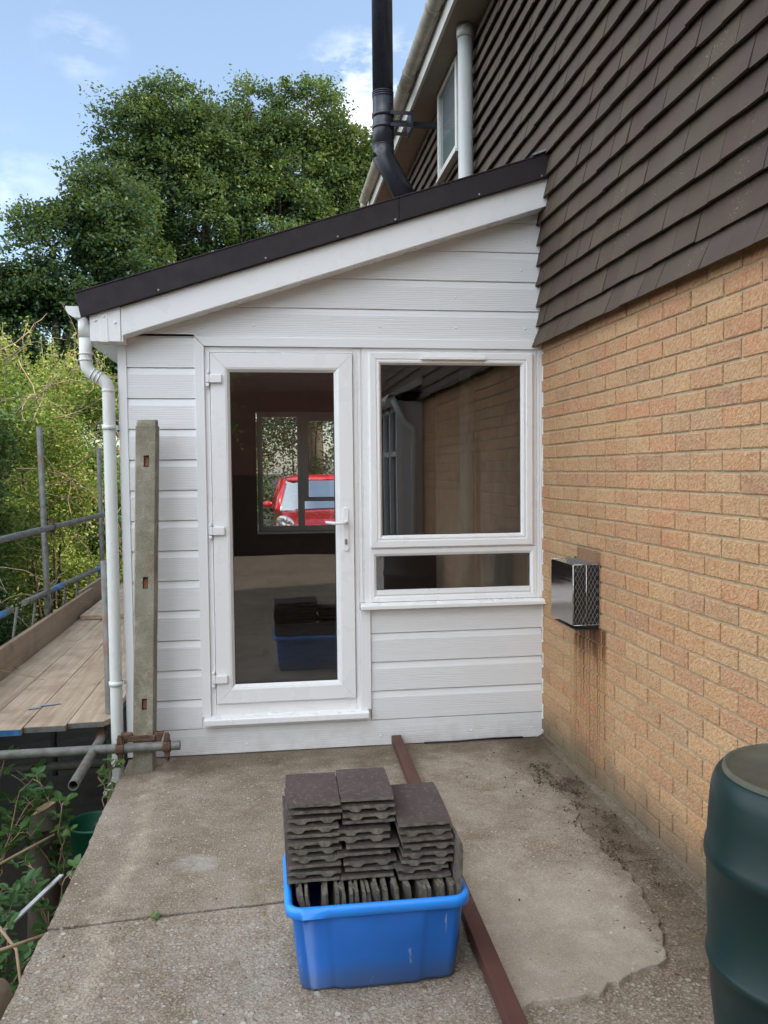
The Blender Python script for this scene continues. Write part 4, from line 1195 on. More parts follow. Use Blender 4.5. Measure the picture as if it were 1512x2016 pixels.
def tile_mesh(nib_front, seed, chip=0.0):
    """flat, slightly cambered plain tile 165 x 265 x 12 mm, front edge at y=0, underside at z=0"""
    m_ = MB(); W_, L_, T_ = 0.165, 0.265, 0.0125
    NX, NY = 16, 10
    def zc(y): return 0.0035*math.sin(PI*y/L_)
    def e(x, y, s): return 0.0011*noise.noise(Vector((x*55+seed*7, y*40, s+seed)))+0.0006*noise.noise(Vector((x*190, y*140, s+seed*3)))
    top, bot = [], []
    for j in range(NY+1):
        for i in range(NX+1):
            x = W_*i/NX-W_/2; y = L_*j/NY
            ex = e(x, y, 3)*1.6 if i in (0, NX) else 0; ey = e(x, y, 5)*2.2 if j in (0, NY) else 0
            u = i/NX
            nib = 0.0
            atn = (j == 0) if nib_front else (j == NY)
            atn1 = (j <= 1) if nib_front else (j >= NY-1)
            if atn1 and (0.16 < u < 0.36 or 0.66 < u < 0.86): nib = 0.009
            lip = 0.0
            top.append((x+ex, y+ey, T_+zc(y)+e(x, y, 1)-(0.003 if j in (0, NY) else 0)))
            bot.append((x+ex, y+ey, zc(y)-nib+e(x, y, 2)))
    o_ = len(top)
    v = top+bot; fs = []; tn = []
    for j in range(NY):
        for i in range(NX):
            a = j*(NX+1)+i
            fs.append((a, a+1, a+NX+2, a+NX+1)); tn.append((0, 0, 0)); fs.append((o_+a, o_+a+NX+1, o_+a+NX+2, o_+a+1)); tn.append((0.6, 0, 0))
    for i in range(NX):
        a = i; b = NY*(NX+1)+i
        fs.append((a, o_+a, o_+a+1, a+1)); fs.append((b, b+1, o_+b+1, o_+b)); tn += [(1, 0, 0)]*2
    for j in range(NY):
        a = j*(NX+1); b = a+NX
        fs.append((a, a+NX+1, o_+a+NX+1, o_+a)); fs.append((b, o_+b, o_+b+NX+1, b+NX+1)); tn += [(0.8, 0, 0)]*2
    for f_, t_ in zip(fs, tn): m_.add([], [], tone=t_)
    m_.v = v; m_.f = [list(f_) for f_ in fs]; m_.sm = [False]*len(fs); m_.tone = tn
    return m_
proto = []
for s_ in range(4):
    proto.append((tile_mesh(True, s_+1.3), tile_mesh(False, s_+5.3)))
meshes = []
for a, b in proto:
    pr_ = []
    for q in (a, b):
        o = q.build('roof_tile', M['tile_a'])
        pr_.append(o)
    meshes.append(pr_)
used = set()
def tile_obj(loc, rot, plain, label, group):
    k = random.randrange(4); src = meshes[k][1 if plain else 0]
    if src.name not in used: o = src; used.add(src.name)
    else: o = src.copy(); COL.objects.link(o)
    o.location = loc; o.rotation_euler = rot
    tag(o, label, 'roof tile', group)
    return o
ORD = ['bottom', 'second from bottom', 'third from bottom', 'fourth from bottom', 'fifth from bottom', 'sixth from bottom', 'seventh from bottom', 'eighth from bottom', 'ninth from bottom', 'tenth from bottom', 'eleventh from bottom', 'twelfth from bottom']
stacks = [
    ('left', -1.4395, -2.105, 0.288, [(1, 0, 0), (0, 0.002, 0.01), (1, 0.002, -0.01), (0, 0.012, 0), (0, 0.004, 0.014), (0, -0.006, 0.004), (1, 0.0, 0.0), (0, -0.004, 0.006), (0, 0.004, 0.0), (1, 0.006, 0.012), (1, 0.0, 0.0)], 0.0240),
    ('middle', -1.272, -2.105, 0.288, [(1, 0, 0), (1, 0.012, 0), (0, 0.008, -0.012), (1, -0.012, 0.0), (1, 0.018, 0.02), (0, -0.012, 0.0), (0, -0.012, 0.008), (1, 0.006, 0.0), (0, 0.006, 0.012), (0, 0.004, 0.0), (1, 0.0, 0.0)], 0.0248),
    ('right', -1.095, -2.125, 0.288, [(1, 0, 0), (0, -0.008, 0.0), (0, 0.008, 0.02), (0, 0.010, 0.012), (0, 0.012, 0.004), (1, 0.004, 0.0), (0, 0.002, 0.012), (1, 0.0, 0.0)], 0.0245)]
for nm_, sx, sy, z0, lst, pit in stacks:
    for i, (pln, dx, ry) in enumerate(lst):
        top_ = i == len(lst)-1
        if top_: L_ = {'left': 'brown roof tile capping the left stack, with a chipped pale front edge', 'middle': 'brown roof tile capping the middle stack, with a white smear', 'right': 'brown roof tile capping the right stack, tipped towards the viewer'}[nm_]
        else: L_ = 'weathered roof tile, %s of the %s stack on the blue box' % (ORD[i], nm_)
        zz = z0+pit*i+random.uniform(-0.0015, 0.0015)
        rx = R(0.6)*random.uniform(-1, 1)
        if nm_ == 'right': rx += R(6.5)*(i/len(lst)); 
        o = tile_obj((sx+dx+random.uniform(-0.002, 0.002), sy+random.uniform(-0.006, 0.006)+(0.0 if nm_ != 'right' else -0.002*i), zz), (rx, ry*0.9, random.uniform(-0.02, 0.02)+(0.015 if nm_ == 'right' else 0)), bool(pln), L_, 'roof tiles stacked on the blue box')
# upright tiles packed in the box
NUP = 27
nth = ['first', 'second', 'third', 'fourth', 'fifth', 'sixth', 'seventh', 'eighth', 'ninth', 'tenth', 'eleventh', 'twelfth', 'thirteenth', 'fourteenth']
for i in range(NUP):
    x = -1.474+0.445*i/(NUP-1)+random.uniform(-0.002, 0.002)
    lean = R(random.uniform(0, 7)) if i > 1 else R(-3)
    if i < 13: L_ = 'upright roof tile in the box, %s from the left' % nth[i]
    else: L_ = 'upright roof tile in the box, %s from the right' % nth[NUP-1-i]
    if i == 1: L_ = 'pale edged upright roof tile, second from the left in the box'
    # stand the tile on its end: local y -> z, local z -> x, local x -> y
    o = tile_obj((x, -2.093+random.uniform(-0.008, 0.012), 0.014+random.uniform(0, 0.006)), (0, 0, 0), (i % 3 == 0), L_, 'roof tiles packed upright in the blue box')
    B_ = Matrix(((0, 0, 1), (1, 0, 0), (0, 1, 0))).to_4x4()
    fl_ = Matrix.Rotation(PI, 4, 'Z') if random.random() < 0.5 else Matrix.Identity(4)
    ln = Matrix.Rotation(lean, 4, 'Y')
    Rz = Matrix.Rotation(R(random.uniform(-4, 4)), 4, 'Z')
    o.matrix_world = Matrix.Translation(o.location) @ ln @ Rz @ B_ 
# one tile standing proud at the right end
o = tile_obj((0, 0, 0), (0, 0, 0), False, 'roof tile leaning outwards past the right rim of the blue box', 'roof tiles packed upright in the blue box')
o.matrix_world = Matrix.Translation((-1.018, -2.11, 0.155)) @ Matrix.Rotation(R(4), 4, 'Y') @ Matrix(((0, 0, 1), (1, 0, 0), (0, 1, 0))).to_4x4()
o = tile_obj((0, 0, 0), (0, 0, 0), False, 'roof tile standing at the back right of the box beside the right stack', 'roof tiles packed upright in the blue box')
o.matrix_world = Matrix.Translation((-1.024, -1.95, 0.12)) @ Matrix.Rotation(R(2), 4, 'Y') @ Matrix(((0, 0, 1), (1, 0, 0), (0, 1, 0))).to_4x4()

# ================================================================ WATER BUTT
wbt = thing('water_butt', (-0.31, -2.87, 0), 'dark green plastic water butt with lid beside the brick wall', 'water butt')
n = NT('dark_green_plastic')
cg_ = n.mix(n.rng(n.noise(2.5, 5), 0.3, 0.7), (0.003, 0.015, 0.014), (0.005, 0.021, 0.019))
cg_ = n.mix(n.math('MULTIPLY', n.rng(n.noise(150, 2), 0.76, 0.79), 0.6), cg_, (0.2, 0.2, 0.16))
M['butt'] = n.fin(n.bsdf(cg_, n.rng(n.noise(6, 4), 0.3, 0.7, 0.36, 0.52), 0, n.bump(n.noise(60, 3), 0.1, 0.002), 0.36))
M['butt_lid'] = simple('weathered_lid_plastic', (0.075, 0.075, 0.052), 0.8, var=0.25, scale=9, bump=0.3, bscale=120)
bb_ = MB()
KR = 0.254/0.29; KZ = 0.8287/0.892
prof = [(0.20, 0.0), (0.232, 0.01), (0.252, 0.15), (0.268, 0.28), (0.274, 0.375), (0.281, 0.38), (0.283, 0.39), (0.281, 0.40), (0.276, 0.406), (0.280, 0.52), (0.2825, 0.645), (0.288, 0.652), (0.2895, 0.665), (0.287, 0.685), (0.2815, 0.695),
        (0.277, 0.78), (0.272, 0.835), (0.268, 0.852), (0.260, 0.870), (0.252, 0.880), (0.246, 0.882)]
bb_.lathe([(r*KR, z*KZ) for r, z in prof], (-0.274, -2.84, 0), 96)
bb_.build('barrel', M['butt'], wbt)
ll = MB().lathe([(r*KR*0.965, z*KZ) for r, z in [(0.262, 0.866), (0.2505, 0.884), (0.249, 0.893), (0.244, 0.896), (0.236, 0.892), (0.229, 0.886), (0.12, 0.888), (0.0005, 0.890)]], (-0.274, -2.84, 0), 96)
ll.build('lid', M['butt_lid'], wbt)

# ================================================================ FOLIAGE
def leaf_obj(name, pts_, size, mat_, parent=None, tone=None, aspect=0.55, up_bias=0.4, sizevar=0.35, droop=None):
    """pts_ (n,3); each leaf is a folded diamond of two triangles pairs"""
    n_ = len(pts_)
    d_ = rng.normal(size=(n_, 3)); d_[:, 2] *= 0.6; d_ /= np.linalg.norm(d_, axis=1)[:, None]
    nr = rng.normal(size=(n_, 3)); nr[:, 2] = np.abs(nr[:, 2])+up_bias
    nr -= d_*(nr*d_).sum(1)[:, None]; nr /= np.linalg.norm(nr, axis=1)[:, None]
    sd = np.cross(d_, nr)
    L_ = size*(1+sizevar*rng.uniform(-1, 1, n_))[:, None]
    a = pts_-d_*L_*0.5; b = pts_+d_*L_*0.5
    m1 = pts_+sd*L_*aspect*0.5+nr*L_*0.10-d_*L_*0.05; m2 = pts_-sd*L_*aspect*0.5+nr*L_*0.10-d_*L_*0.05
    V = np.stack([a, m1, b, m2], 1).reshape(-1, 3)
    me = bpy.data.meshes.new(name)
    me.vertices.add(4*n_); me.vertices.foreach_set('co', V.ravel().astype(np.float32))
    me.loops.add(4*n_); me.loops.foreach_set('vertex_index', np.arange(4*n_, dtype=np.int32))
    me.polygons.add(n_); me.polygons.foreach_set('loop_start', np.arange(0, 4*n_, 4, dtype=np.int32)); me.polygons.foreach_set('loop_total', np.full(n_, 4, dtype=np.int32))
    if tone is None: tone = rng.uniform(0, 1, n_)
    tn = np.clip(tone, 0, 1)
    ca = me.color_attributes.new('tone', 'FLOAT_COLOR', 'POINT')
    C4 = np.repeat(np.stack([tn, tn, tn, np.ones(n_)], 1), 4, axis=0)
    ca.data.foreach_set('color', C4.ravel().astype(np.float32))
    me.update(calc_edges=True); me.validate()
    me.materials.append(mat_)
    o = bpy.data.objects.new(name, me); COL.objects.link(o)
    if parent is not None:
        o.parent = parent; o.location = [-c for c in parent.location]
    return o
def blob_clumps(lobes, per_m2, cr, shell=0.55):
    """clump centres spread through lobes, denser towards the outside"""
    out = []
    for (x, y, z_, r) in lobes:
        k = int(per_m2*4*PI*r*r)
        d_ = rng.normal(size=(k, 3)); d_ /= np.linalg.norm(d_, axis=1)[:, None]
        rr_ = r*(shell+(1-shell)*rng.uniform(0, 1, k)**0.6)
        rr_ *= 1+0.08*np.clip(rng.normal(size=k), -2, 1.2)
        if r > 0.9: rr_ *= np.array([1+0.34*noise.noise(Vector((a*2.1+x*3, b*2.1+z_, c*2.1))) for a, b, c in d_])
        out.append(np.array([x, y, z_])+d_*rr_[:, None]*np.array([1, 1.0, 0.95]))
    return np.concatenate(out)
def tree(name, label, base, lobes, mat_, leaf=0.108, per=7.5, nleaf=72, trunk_r=0.3, cat='tree', group=None, tone0=0.35, clump=0.31, limbs=46):
    t = thing(name, base, label, cat, group)
    cc_ = blob_clumps(lobes, per, clump)
    keep = np.array([noise.noise(Vector((a*0.95, b*0.6, c*0.95+3))) < 0.27 for a, b, c in cc_])
    cc_ = cc_[keep]; nC = len(cc_)
    ct_ = rng.uniform(-0.34, 0.44, nC)
    cs_ = clump*rng.uniform(0.55, 1.35, nC)
    P_all = np.repeat(cc_, nleaf, 0)+np.clip(rng.normal(size=(nC*nleaf, 3)), -1.7, 1.7)*np.repeat(cs_, nleaf)[:, None]*np.array([0.62, 0.62, 0.42])
    tn = tone0+np.repeat(ct_, nleaf)+rng.normal(size=nC*nleaf)*0.13
    leaf_obj('crown', P_all, leaf, mat_, t, tn)
    b = MB(); bs_ = Vector(base)
    ctr = Vector(np.mean([l[:3] for l in lobes], 0)); top_ = max(l[2] for l in lobes)
    fork = bs_+Vector((0, 0, (top_-base[2])*0.38)); fork.x = bs_.x*0.6+ctr.x*0.4
    b.tube([bs_, bs_*0.5+fork*0.5+Vector((0.1, 0, 0)), fork], [trunk_r*1.15, trunk_r*0.9, trunk_r*0.75], 12)
    idx = rng.choice(nC, min(limbs, nC), replace=False)
    for l in lobes:
        lc = Vector(l[:3]); mid = fork.lerp(lc, 0.5)+Vector((random.uniform(-.3, .3), random.uniform(-.3, .3), 0.3))
        b.tube([fork, mid, lc], [trunk_r*0.55, trunk_r*0.36, trunk_r*0.16], 8)
        near_ = [i for i in idx if (Vector(cc_[i])-lc).length < l[3]*1.15][:9]
        for i in near_:
            e_ = Vector(cc_[i]); m2 = lc.lerp(e_, 0.5)+Vector((random.uniform(-.2, .2), random.uniform(-.2, .2), random.uniform(0, .25)))
            st0 = mid.lerp(lc, random.uniform(0.3, 1))
            b.tube([st0, m2, e_], [trunk_r*0.14, trunk_r*0.09, trunk_r*0.03], 5)
    b.build('trunk', M['bark'], t)
    return t
LB0 = {'A': (-4.99, 20.00, 11.08, 1.34), 'B': (-4.01, 20.00, 11.54, 1.19), 'C': (-2.79, 20.50, 10.79, 1.67), 'D': (-1.32, 21.00, 11.78, 1.47), 'E': (-0.26, 21.00, 11.98, 1.47),
      'F': (0.99, 21.50, 11.17, 1.19), 'G': (1.67, 22.00, 10.91, 1.13), 'H': (-5.69, 17.00, 8.53, 1.18), 'I': (-6.77, 17.00, 8.13, 1.18), 'J': (-7.51, 17.00, 7.13, 1.05),
      'K': (-5.26, 19.50, 8.27, 1.61), 'L': (-3.23, 20.00, 8.47, 1.64), 'M': (-1.07, 20.50, 9.12, 1.83), 'N': (0.66, 21.50, 9.47, 1.27), 'O': (-7.18, 17.00, 6.17, 1.18), 'P': (-6.11, 17.00, 6.19, 1.18), 'Q': (-8.57, 17.00, 6.62, 1.18)}
LB = {k: (v[0]+(0.15 if k in 'HIJQ' else 0.0), v[1], v[2]-(1.0 if k in 'IJQ' else 0.75 if k == 'H' else 0.10), v[3]*0.93) for k, v in LB0.items()}
lobs = lambda s: [LB[c_] for c_ in s]
tree('oak_tree', 'broad dark green tree rising behind the extension roof, left of centre', (-3.9, 20, -1.0), lobs('ABCKL')+[(-4.2, 20, 6.6, 1.6), (-2.4, 20.5, 6.9, 1.5), (-4.3, 20, 9.7, 1.35), (-3.2, 20.3, 9.9, 1.2), (-5.5, 19.8, 9.6, 1.1)], M['oak'], trunk_r=0.34)
tree('oak_tree', 'tall brighter green tree with a twin-peaked crown left of the black flue', (-0.3, 21, -1.0), lobs('DEFGMN')+[(-0.6, 21, 7.3, 1.6), (1.4, 21.8, 8.6, 1.2), (2.3, 22.3, 9.4, 1.2), (-0.5, 21, 10.4, 1.3), (-1.7, 20.9, 10.2, 1.2), (0.7, 21.3, 10.2, 1.1)], M['oak'], trunk_r=0.32, tone0=0.45)
tree('dark_tree', 'lower very dark tree at the left edge behind the hedge', (-7.0, 17, -1.0), lobs('HIJOPQ')+[(-5.0, 17.2, 7.0, 1.2), (-8.8, 17.0, 5.2, 1.3), (-7.4, 16.8, 4.6, 1.2), (-5.6, 17, 4.9, 1.2), (-4.6, 17.4, 5.9, 1.2), (-4.3, 17.4, 4.6, 1.2), (-5.2, 17.2, 8.2, 0.95), (-6.4, 17, 3.7, 1.3), (-4.9, 17.3, 3.5, 1.3), (-7.8, 17, 3.3, 1.3)], M['oak'], trunk_r=0.28, tone0=0.12)

# hedge of separate shrubs in a row along the boundary
def shrub(name, label, x, y, h, w, mat_, tone0, leaf, nleaf_tot, shoots=14, twigs=14, group='shrubs of the boundary hedge', dz=-1.0):
    t = thing(name, (x, y, dz), label, 'shrub', group)
    lob = []
    k = 9
    for i in range(k):
        a = random.random()*2*PI; q = random.random()
        lob.append((x+math.cos(a)*w*0.45, y+math.sin(a)*w*0.55, dz+0.35+(h-dz-0.7)*q, w*random.uniform(0.42, 0.6)*(1.1-0.35*q)))
    cc_ = blob_clumps(lob, 20.0, 0.2, 0.30)
    nC = len(cc_); nl = max(4, nleaf_tot//nC)
    ct_ = rng.uniform(-0.25, 0.25, nC)
    P_all = np.repeat(cc_, nl, 0)+rng.normal(size=(nC*nl, 3))*0.13
    tn = tone0+np.repeat(ct_, nl)+rng.normal(size=nC*nl)*0.16
    # upright shoots clothed with leaves
    st = MB()
    ex = [P_all]; et = [tn]
    for i in range(shoots):
        bx0 = Vector((x+random.uniform(-w, w)*0.75, y+random.uniform(-w, w)*0.8, h-random.uniform(0.3, 0.9)))
        tip = bx0+Vector((random.uniform(-.18, .18), random.uniform(-.18, .18), random.uniform(0.35, 0.85)))
        mid = bx0.lerp(tip, 0.5)+Vector((random.uniform(-.05, .05), 0, 0))
        st.tube([bx0, mid, tip], [0.006, 0.004, 0.002], 5)
        ts = rng.uniform(0, 1, 34)[:, None]
        ex.append(np.array(bx0)*(1-ts)+np.array(tip)*ts+rng.normal(size=(34, 3))*0.035); et.append(tone0+0.25+rng.normal(size=34)*0.15)
    leaf_obj('foliage', np.concatenate(ex), leaf, mat_, t, np.concatenate(et))
    for i in range(twigs):
        a = Vector((x+random.uniform(.3, 1.15)*w, y+random.uniform(-1, 1)*w, dz+random.uniform(0.2, h-dz-0.4)))
        p = [a]; dv_ = Vector((random.uniform(-.2, 1), random.uniform(-1, .4), random.uniform(-.2, 1))).normalized()
        for q in range(6):
            dv_ = (dv_+Vector((random.uniform(-.35, .35), random.uniform(-.35, .35), random.uniform(-.45, .25)))).normalized()
            p.append(p[-1]+dv_*random.uniform(0.12, 0.25))
        st.tube(p, [0.008-0.001*q for q in range(7)], 5)
    for i in range(4):
        tk_ = MB()
        a = Vector((x+random.uniform(-.3, .3), y+random.uniform(-.3, .3), dz-0.05))
        tk_.tube([a, a+Vector((random.uniform(-.2, .2), random.uniform(-.2, .2), (h-dz)*0.5)), a+Vector((random.uniform(-.5, .5), random.uniform(-.5, .5), (h-dz)*0.9))], [0.03, 0.018, 0.006], 7)
        tk_.build('stem', M['bark'], t)
    tag(st.build('twigs', M['twig'], t), kind='stuff')
    return t
HS = [(-5.3, 1.2, 2.2, 1.1, 'hedge_dark', 0.30, 'dark leafy shrub at the left frame edge beyond the handrail'),
      (-5.2, 3.0, 2.7, 1.1, 'hedge_dark', 0.40, 'dense dark shrub directly behind the near tall scaffold standard'),
      (-5.3, 5.0, 3.0, 1.15, 'hedge_dark', 0.55, 'mid green shrub, third along the hedge from the left'),
      (-5.4, 7.0, 3.45, 1.15, 'hedge_light', 0.50, 'pale yellow-green shrub with upright shoots in the sun'),
      (-5.0, 9.0, 3.45, 1.15, 'hedge_light', 0.62, 'yellow-green shrub tangled with dry brown stems'),
      (-5.0, 11.0, 3.4, 1.15, 'hedge_light', 0.42, 'bright shrub behind the white downpipe'),
      (-4.6, 13.2, 2.9, 1.2, 'hedge_dark', 0.6, 'far green shrub seen between downpipe and corner trim'),
      (-2.9, 15.8, 4.2, 1.7, 'hedge_dark', 0.45, 'dark shrub behind the red car, left of the mullion'),
      (-0.6, 16.6, 4.8, 1.8, 'hedge_dark', 0.35, 'dark shrub behind the red car roof'),
      (1.8, 16.8, 4.4, 1.7, 'hedge_dark', 0.4, 'shrub behind the right side of the red car'),
      (-7.4, 3.2, 2.6, 1.5, 'hedge_dark', 0.25, 'deep green shrub in the back row, farthest left'),
      (-7.5, 6.5, 2.9, 1.6, 'hedge_dark', 0.3, 'deep green shrub in the back row, second from left'),
      (-7.4, 10.0, 3.0, 1.7, 'hedge_dark', 0.3, 'deep green shrub in the back row under the dark tree'),
      (-6.6, 13.5, 3.2, 1.7, 'hedge_dark', 0.35, 'deep green shrub in the back row beside the downpipe')]
for i, (x, y, h, w, m_, t0, L_) in enumerate(HS):
    lightish = m_ == 'hedge_light'
    shrub('hedge_shrub', L_, x, y, h, w, M[m_], t0, 0.058 if i < 7 else 0.085, 38000 if i < 7 else 26000, shoots=16 if lightish else 8, twigs=42 if i in (3, 4, 5) else 14, dz=-1.0 if x < -3.5 else 0.0)

# bramble plants in the bank beside the slab
LEAF = [(0, 0), (0.17, 0.12), (0.30, 0.30), (0.29, 0.42), (0.33, 0.47), (0.27, 0.60), (0.28, 0.67), (0.17, 0.82), (0.10, 0.90), (0, 1.0)]
def leaflet(mb, p, d_, nrm, s_, tone):
    d_ = d_.normalized(); sd = d_.cross(nrm).normalized(); nrm = sd.cross(d_)
    cen = [p+d_*s_*t-nrm*s_*0.10*t*t for _, t in LEAF]
    lft = [c_+sd*s_*w+nrm*s_*0.16*w for c_, (w, t) in zip(cen, LEAF)]
    rgt = [c_-sd*s_*w+nrm*s_*0.16*w for c_, (w, t) in zip(cen, LEAF)]
    n_ = len(LEAF); vs_ = cen+lft+rgt; fs_ = []
    for i in range(n_-1):
        fs_.append((i, i+1, n_+i+1, n_+i)); fs_.append((i, 2*n_+i, 2*n_+i+1, i+1))
    mb.add(vs_, fs_, smooth=False, tone=(tone, tone, tone))
def bramble(label, base, nst, reach, size, seed, tone0=0.5, towards=None, up0=0.45):
    rs = random.Random(seed)
    t = thing('bramble_plant', base, label, 'plant', 'brambles in the bank beside the slab')
    lv = MB(); st = MB(); b0 = Vector(base)
    for s_ in range(nst):
        a = rs.uniform(0, 2*PI); dv_ = Vector((math.cos(a), math.sin(a), 0))
        if towards: dv_ = (dv_*0.7+Vector(towards)).normalized()
        L_ = reach*rs.uniform(0.6, 1.2); p = []
        hgt = up0*rs.uniform(0.5, 1.2)
        K = 9
        for i in range(K+1):
            q = i/K
            p.append(b0+dv_*L_*q+Vector((rs.uniform(-.015, .015), rs.uniform(-.015, .015), hgt*math.sin(PI*0.62*q)*1.0)))
        st.tube(p, [0.0042*(1-0.6*i/K) for i in range(K+1)], 6)
        for i in range(1, K+1):
            if rs.random() < 0.2: continue
            out_ = Vector((rs.uniform(-1, 1), rs.uniform(-1, 1), rs.uniform(0.1, 0.8))).normalized()
            pe = p[i]+out_*size*0.6
            st.tube([p[i], pe], 0.0014, 4)
            up_ = Vector((rs.uniform(-.4, .4), rs.uniform(-.5, .1), 1)).normalized()
            tn = min(1, max(0, tone0+rs.uniform(-.3, .3)))
            sd = out_.cross(up_).normalized()
            leaflet(lv, pe, out_, up_, size*rs.uniform(0.8, 1.2), tn)
            for k in (-1, 1): leaflet(lv, pe-out_*size*0.06, (out_*0.25+sd*k).normalized(), up_, size*0.78, min(1, max(0, tn+rs.uniform(-.08, .08))))
    lv.build('leaves', M['bramble'], t); st.build('stem', M['twig'], t)
    return t
BR = [((-2.68, -0.10, -0.62), 7, 0.30, 0.060, 'bramble leaves clustered under the open end of the grey tube', 0.55, 0.50),
      ((-2.95, -0.30, -0.50), 6, 0.30, 0.062, 'bramble sprig reaching up to the lower transom at left', 0.45, 0.52),
      ((-2.55, -0.75, -0.56), 5, 0.24, 0.055, 'bramble stems beside the green bucket', 0.45, 0.34),
      ((-2.95, -0.85, -0.50), 7, 0.30, 0.066, 'large-leaved bramble left of the log stump', 0.6, 0.36),
      ((-2.62, -1.30, -0.50), 6, 0.22, 0.055, 'bramble growing against the slab edge, middle of the bank', 0.35, 0.26),
      ((-2.92, -1.45, -0.48), 7, 0.26, 0.064, 'broad-leaved bramble at the left frame edge near the dry stems', 0.65, 0.30),
      ((-2.62, -1.85, -0.48), 6, 0.20, 0.050, 'low bramble near the white plastic strip', 0.35, 0.20),
      ((-2.85, -2.15, -0.46), 6, 0.24, 0.055, 'bramble at the bottom left beside the stone', 0.45, 0.22),
      ((-3.3, -0.6, -0.6), 6, 0.4, 0.07, 'tall bramble at the far left under the front tube', 0.5, 0.55),
      ((-2.415, -0.22, -0.30), 3, 0.10, 0.045, 'fresh green seedling in front of the downpipe foot', 0.85, 0.34)]
for i, (b, ns, re_, sz, L_, t0, u0) in enumerate(BR): bramble(L_, b, ns, re_, sz, 40+i, t0, None, u0)
# tiny weed growing in the crack
bramble('tiny green weed sprouting from the crack between the slabs', (-1.99, -1.69, -0.01), 3, 0.012, 0.011, 77, 0.95, None, 0.014)
# dead leaf litter, twigs
lit = np.stack([rng.uniform(-3.6, -2.36, 5200), rng.uniform(-3.0, 0.2, 5200), np.zeros(5200)], 1)
lit[:, 2] = [gh(a, b)+0.02+abs(rng.normal())*0.035 for a, b, _ in lit]
tag(leaf_obj('leaf_litter', lit, 0.045, M['dead'], None, rng.uniform(0, 1, 5200), 0.6, 1.2), 'brown leaf litter lying in the shaded bank beside the slab', 'leaf litter', None, 'stuff')
lit2 = np.stack([rng.uniform(-3.6, -2.38, 5200), rng.uniform(-3.0, 0.4, 5200), np.zeros(5200)], 1)
lit2[:, 2] = [gh(a, b)+0.03+abs(rng.normal())*0.06 for a, b, _ in lit2]
tag(leaf_obj('ground_ivy', lit2, 0.034, M['bramble'], None, rng.uniform(0, 0.6, 5200), 0.8, 1.0), 'low dark green ground cover in the bank beside the slab', 'ground cover', None, 'stuff')
tw = MB()
rs = random.Random(5)
for i in range(150):
    a = Vector((rs.uniform(-3.3, -2.42), rs.uniform(-2.9, -0.2), 0)); a.z = gh(a.x, a.y)+rs.uniform(0.02, 0.14)
    an = rs.uniform(0, 2*PI); dv_ = Vector((math.cos(an), math.sin(an), rs.uniform(-.15, .35)))
    p = [a]
    for q in range(5):
        dv_ = (dv_+Vector((rs.uniform(-.25, .25), rs.uniform(-.25, .25), rs.uniform(-.18, .14)))).normalized()
        nx_ = p[-1]+dv_*rs.uniform(0.05, 0.12)
        if nx_.x > -2.37: nx_.x = -2.37
        p.append(nx_)
    tw.tube(p, [rs.uniform(0.0018, 0.0045)]*3+[0.0018]*3, 5)
tag(tw.build('dry_twigs', M['twig']), 'tangle of thin dry twigs lying over the shaded bank', 'twigs', None, 'stuff')
for pts_, L_ in (([(-3.1, -1.30, -0.30), (-2.86, -1.28, -0.12), (-2.66, -1.35, -0.08), (-2.50, -1.50, -0.18), (-2.44, -1.62, -0.42)], 'thick arching brown stem curving over towards the slab edge'),
                 ([(-2.9, -2.0, -0.35), (-2.72, -1.80, -0.16), (-2.55, -1.62, -0.12), (-2.39, -1.50, -0.13)], 'bare brown stem reaching up to the slab edge'),
                 ([(-3.3, -1.2, -0.42), (-3.05, -0.95, -0.28), (-2.82, -0.72, -0.22), (-2.62, -0.45, -0.20)], 'long straight dry stem slanting up to the left of the bucket')):
    tag(MB().tube(pts_, [0.008, 0.0075, 0.007, 0.006, 0.004][:len(pts_)], 8).build('dry_stem', M['twig']), L_, 'stem')

# log stump with a pale cut face
lgp = thing('log_stump', (-2.80, 0.02, -0.7), 'upright brown log with a pale slanted saw cut among brambles', 'log')
lo = MB(); rr_ = []
for z_, r_ in ((-0.95, 0.088), (-0.6, 0.08), (-0.40, 0.074), (-0.225, 0.070)):
    rr_.append([(-2.775+0.02*(z_+0.2)+r_*math.cos(2*PI*k/18)*(1+0.05*math.sin(3*k)), -0.03+r_*math.sin(2*PI*k/18), z_+(0.45*r_*math.cos(2*PI*k/18) if z_ > -0.3 else 0)) for k in range(18)])
lo.loft(rr_, smooth=True)
lo.build('log', M['bark'], lgp)
cf = MB(); cf.add([(a*0.97-2.775*0.03, b*0.97-0.03*0.03, c_+0.0035) for a, b, c_ in rr_[-1]], [list(range(18))])
cf.build('cut_face', simple('fresh_cut_wood', (0.62, 0.45, 0.26), 0.7, var=0.15, scale=40), lgp)
# green bucket
bk = thing('bucket', (-2.50, -0.23, -0.60), 'dark green round bucket half hidden behind the slab edge', 'bucket')
MB().lathe([(0.10, -0.60), (0.11, -0.595), (0.130, -0.30), (0.137, -0.298), (0.139, -0.285), (0.133, -0.28), (0.128, -0.29), (0.108, -0.585), (0.001, -0.585)], (-2.485, -0.16, 0.02), 40).build('bucket_body', simple('green_plastic', (0.003, 0.07, 0.038), 0.4), bk)
ps = MB().obox((-2.585, -1.00, -0.30), (0.006, 0.012, 0.0), (-0.012, 0.004, 0.0), (0.05, 0.14, 0.01))
tag(MB().obox((-2.585, -0.98, -0.27), (0.075, 0.20, 0.02), (-0.009, 0.003, 0), (0, 0, 0.004)).build('plastic_strip', simple('grey_white_plastic', (0.5, 0.52, 0.52), 0.4)), 'short white plastic strip lying in the bank by the slab edge', 'plastic strip')
stn = MB()
rgs = []
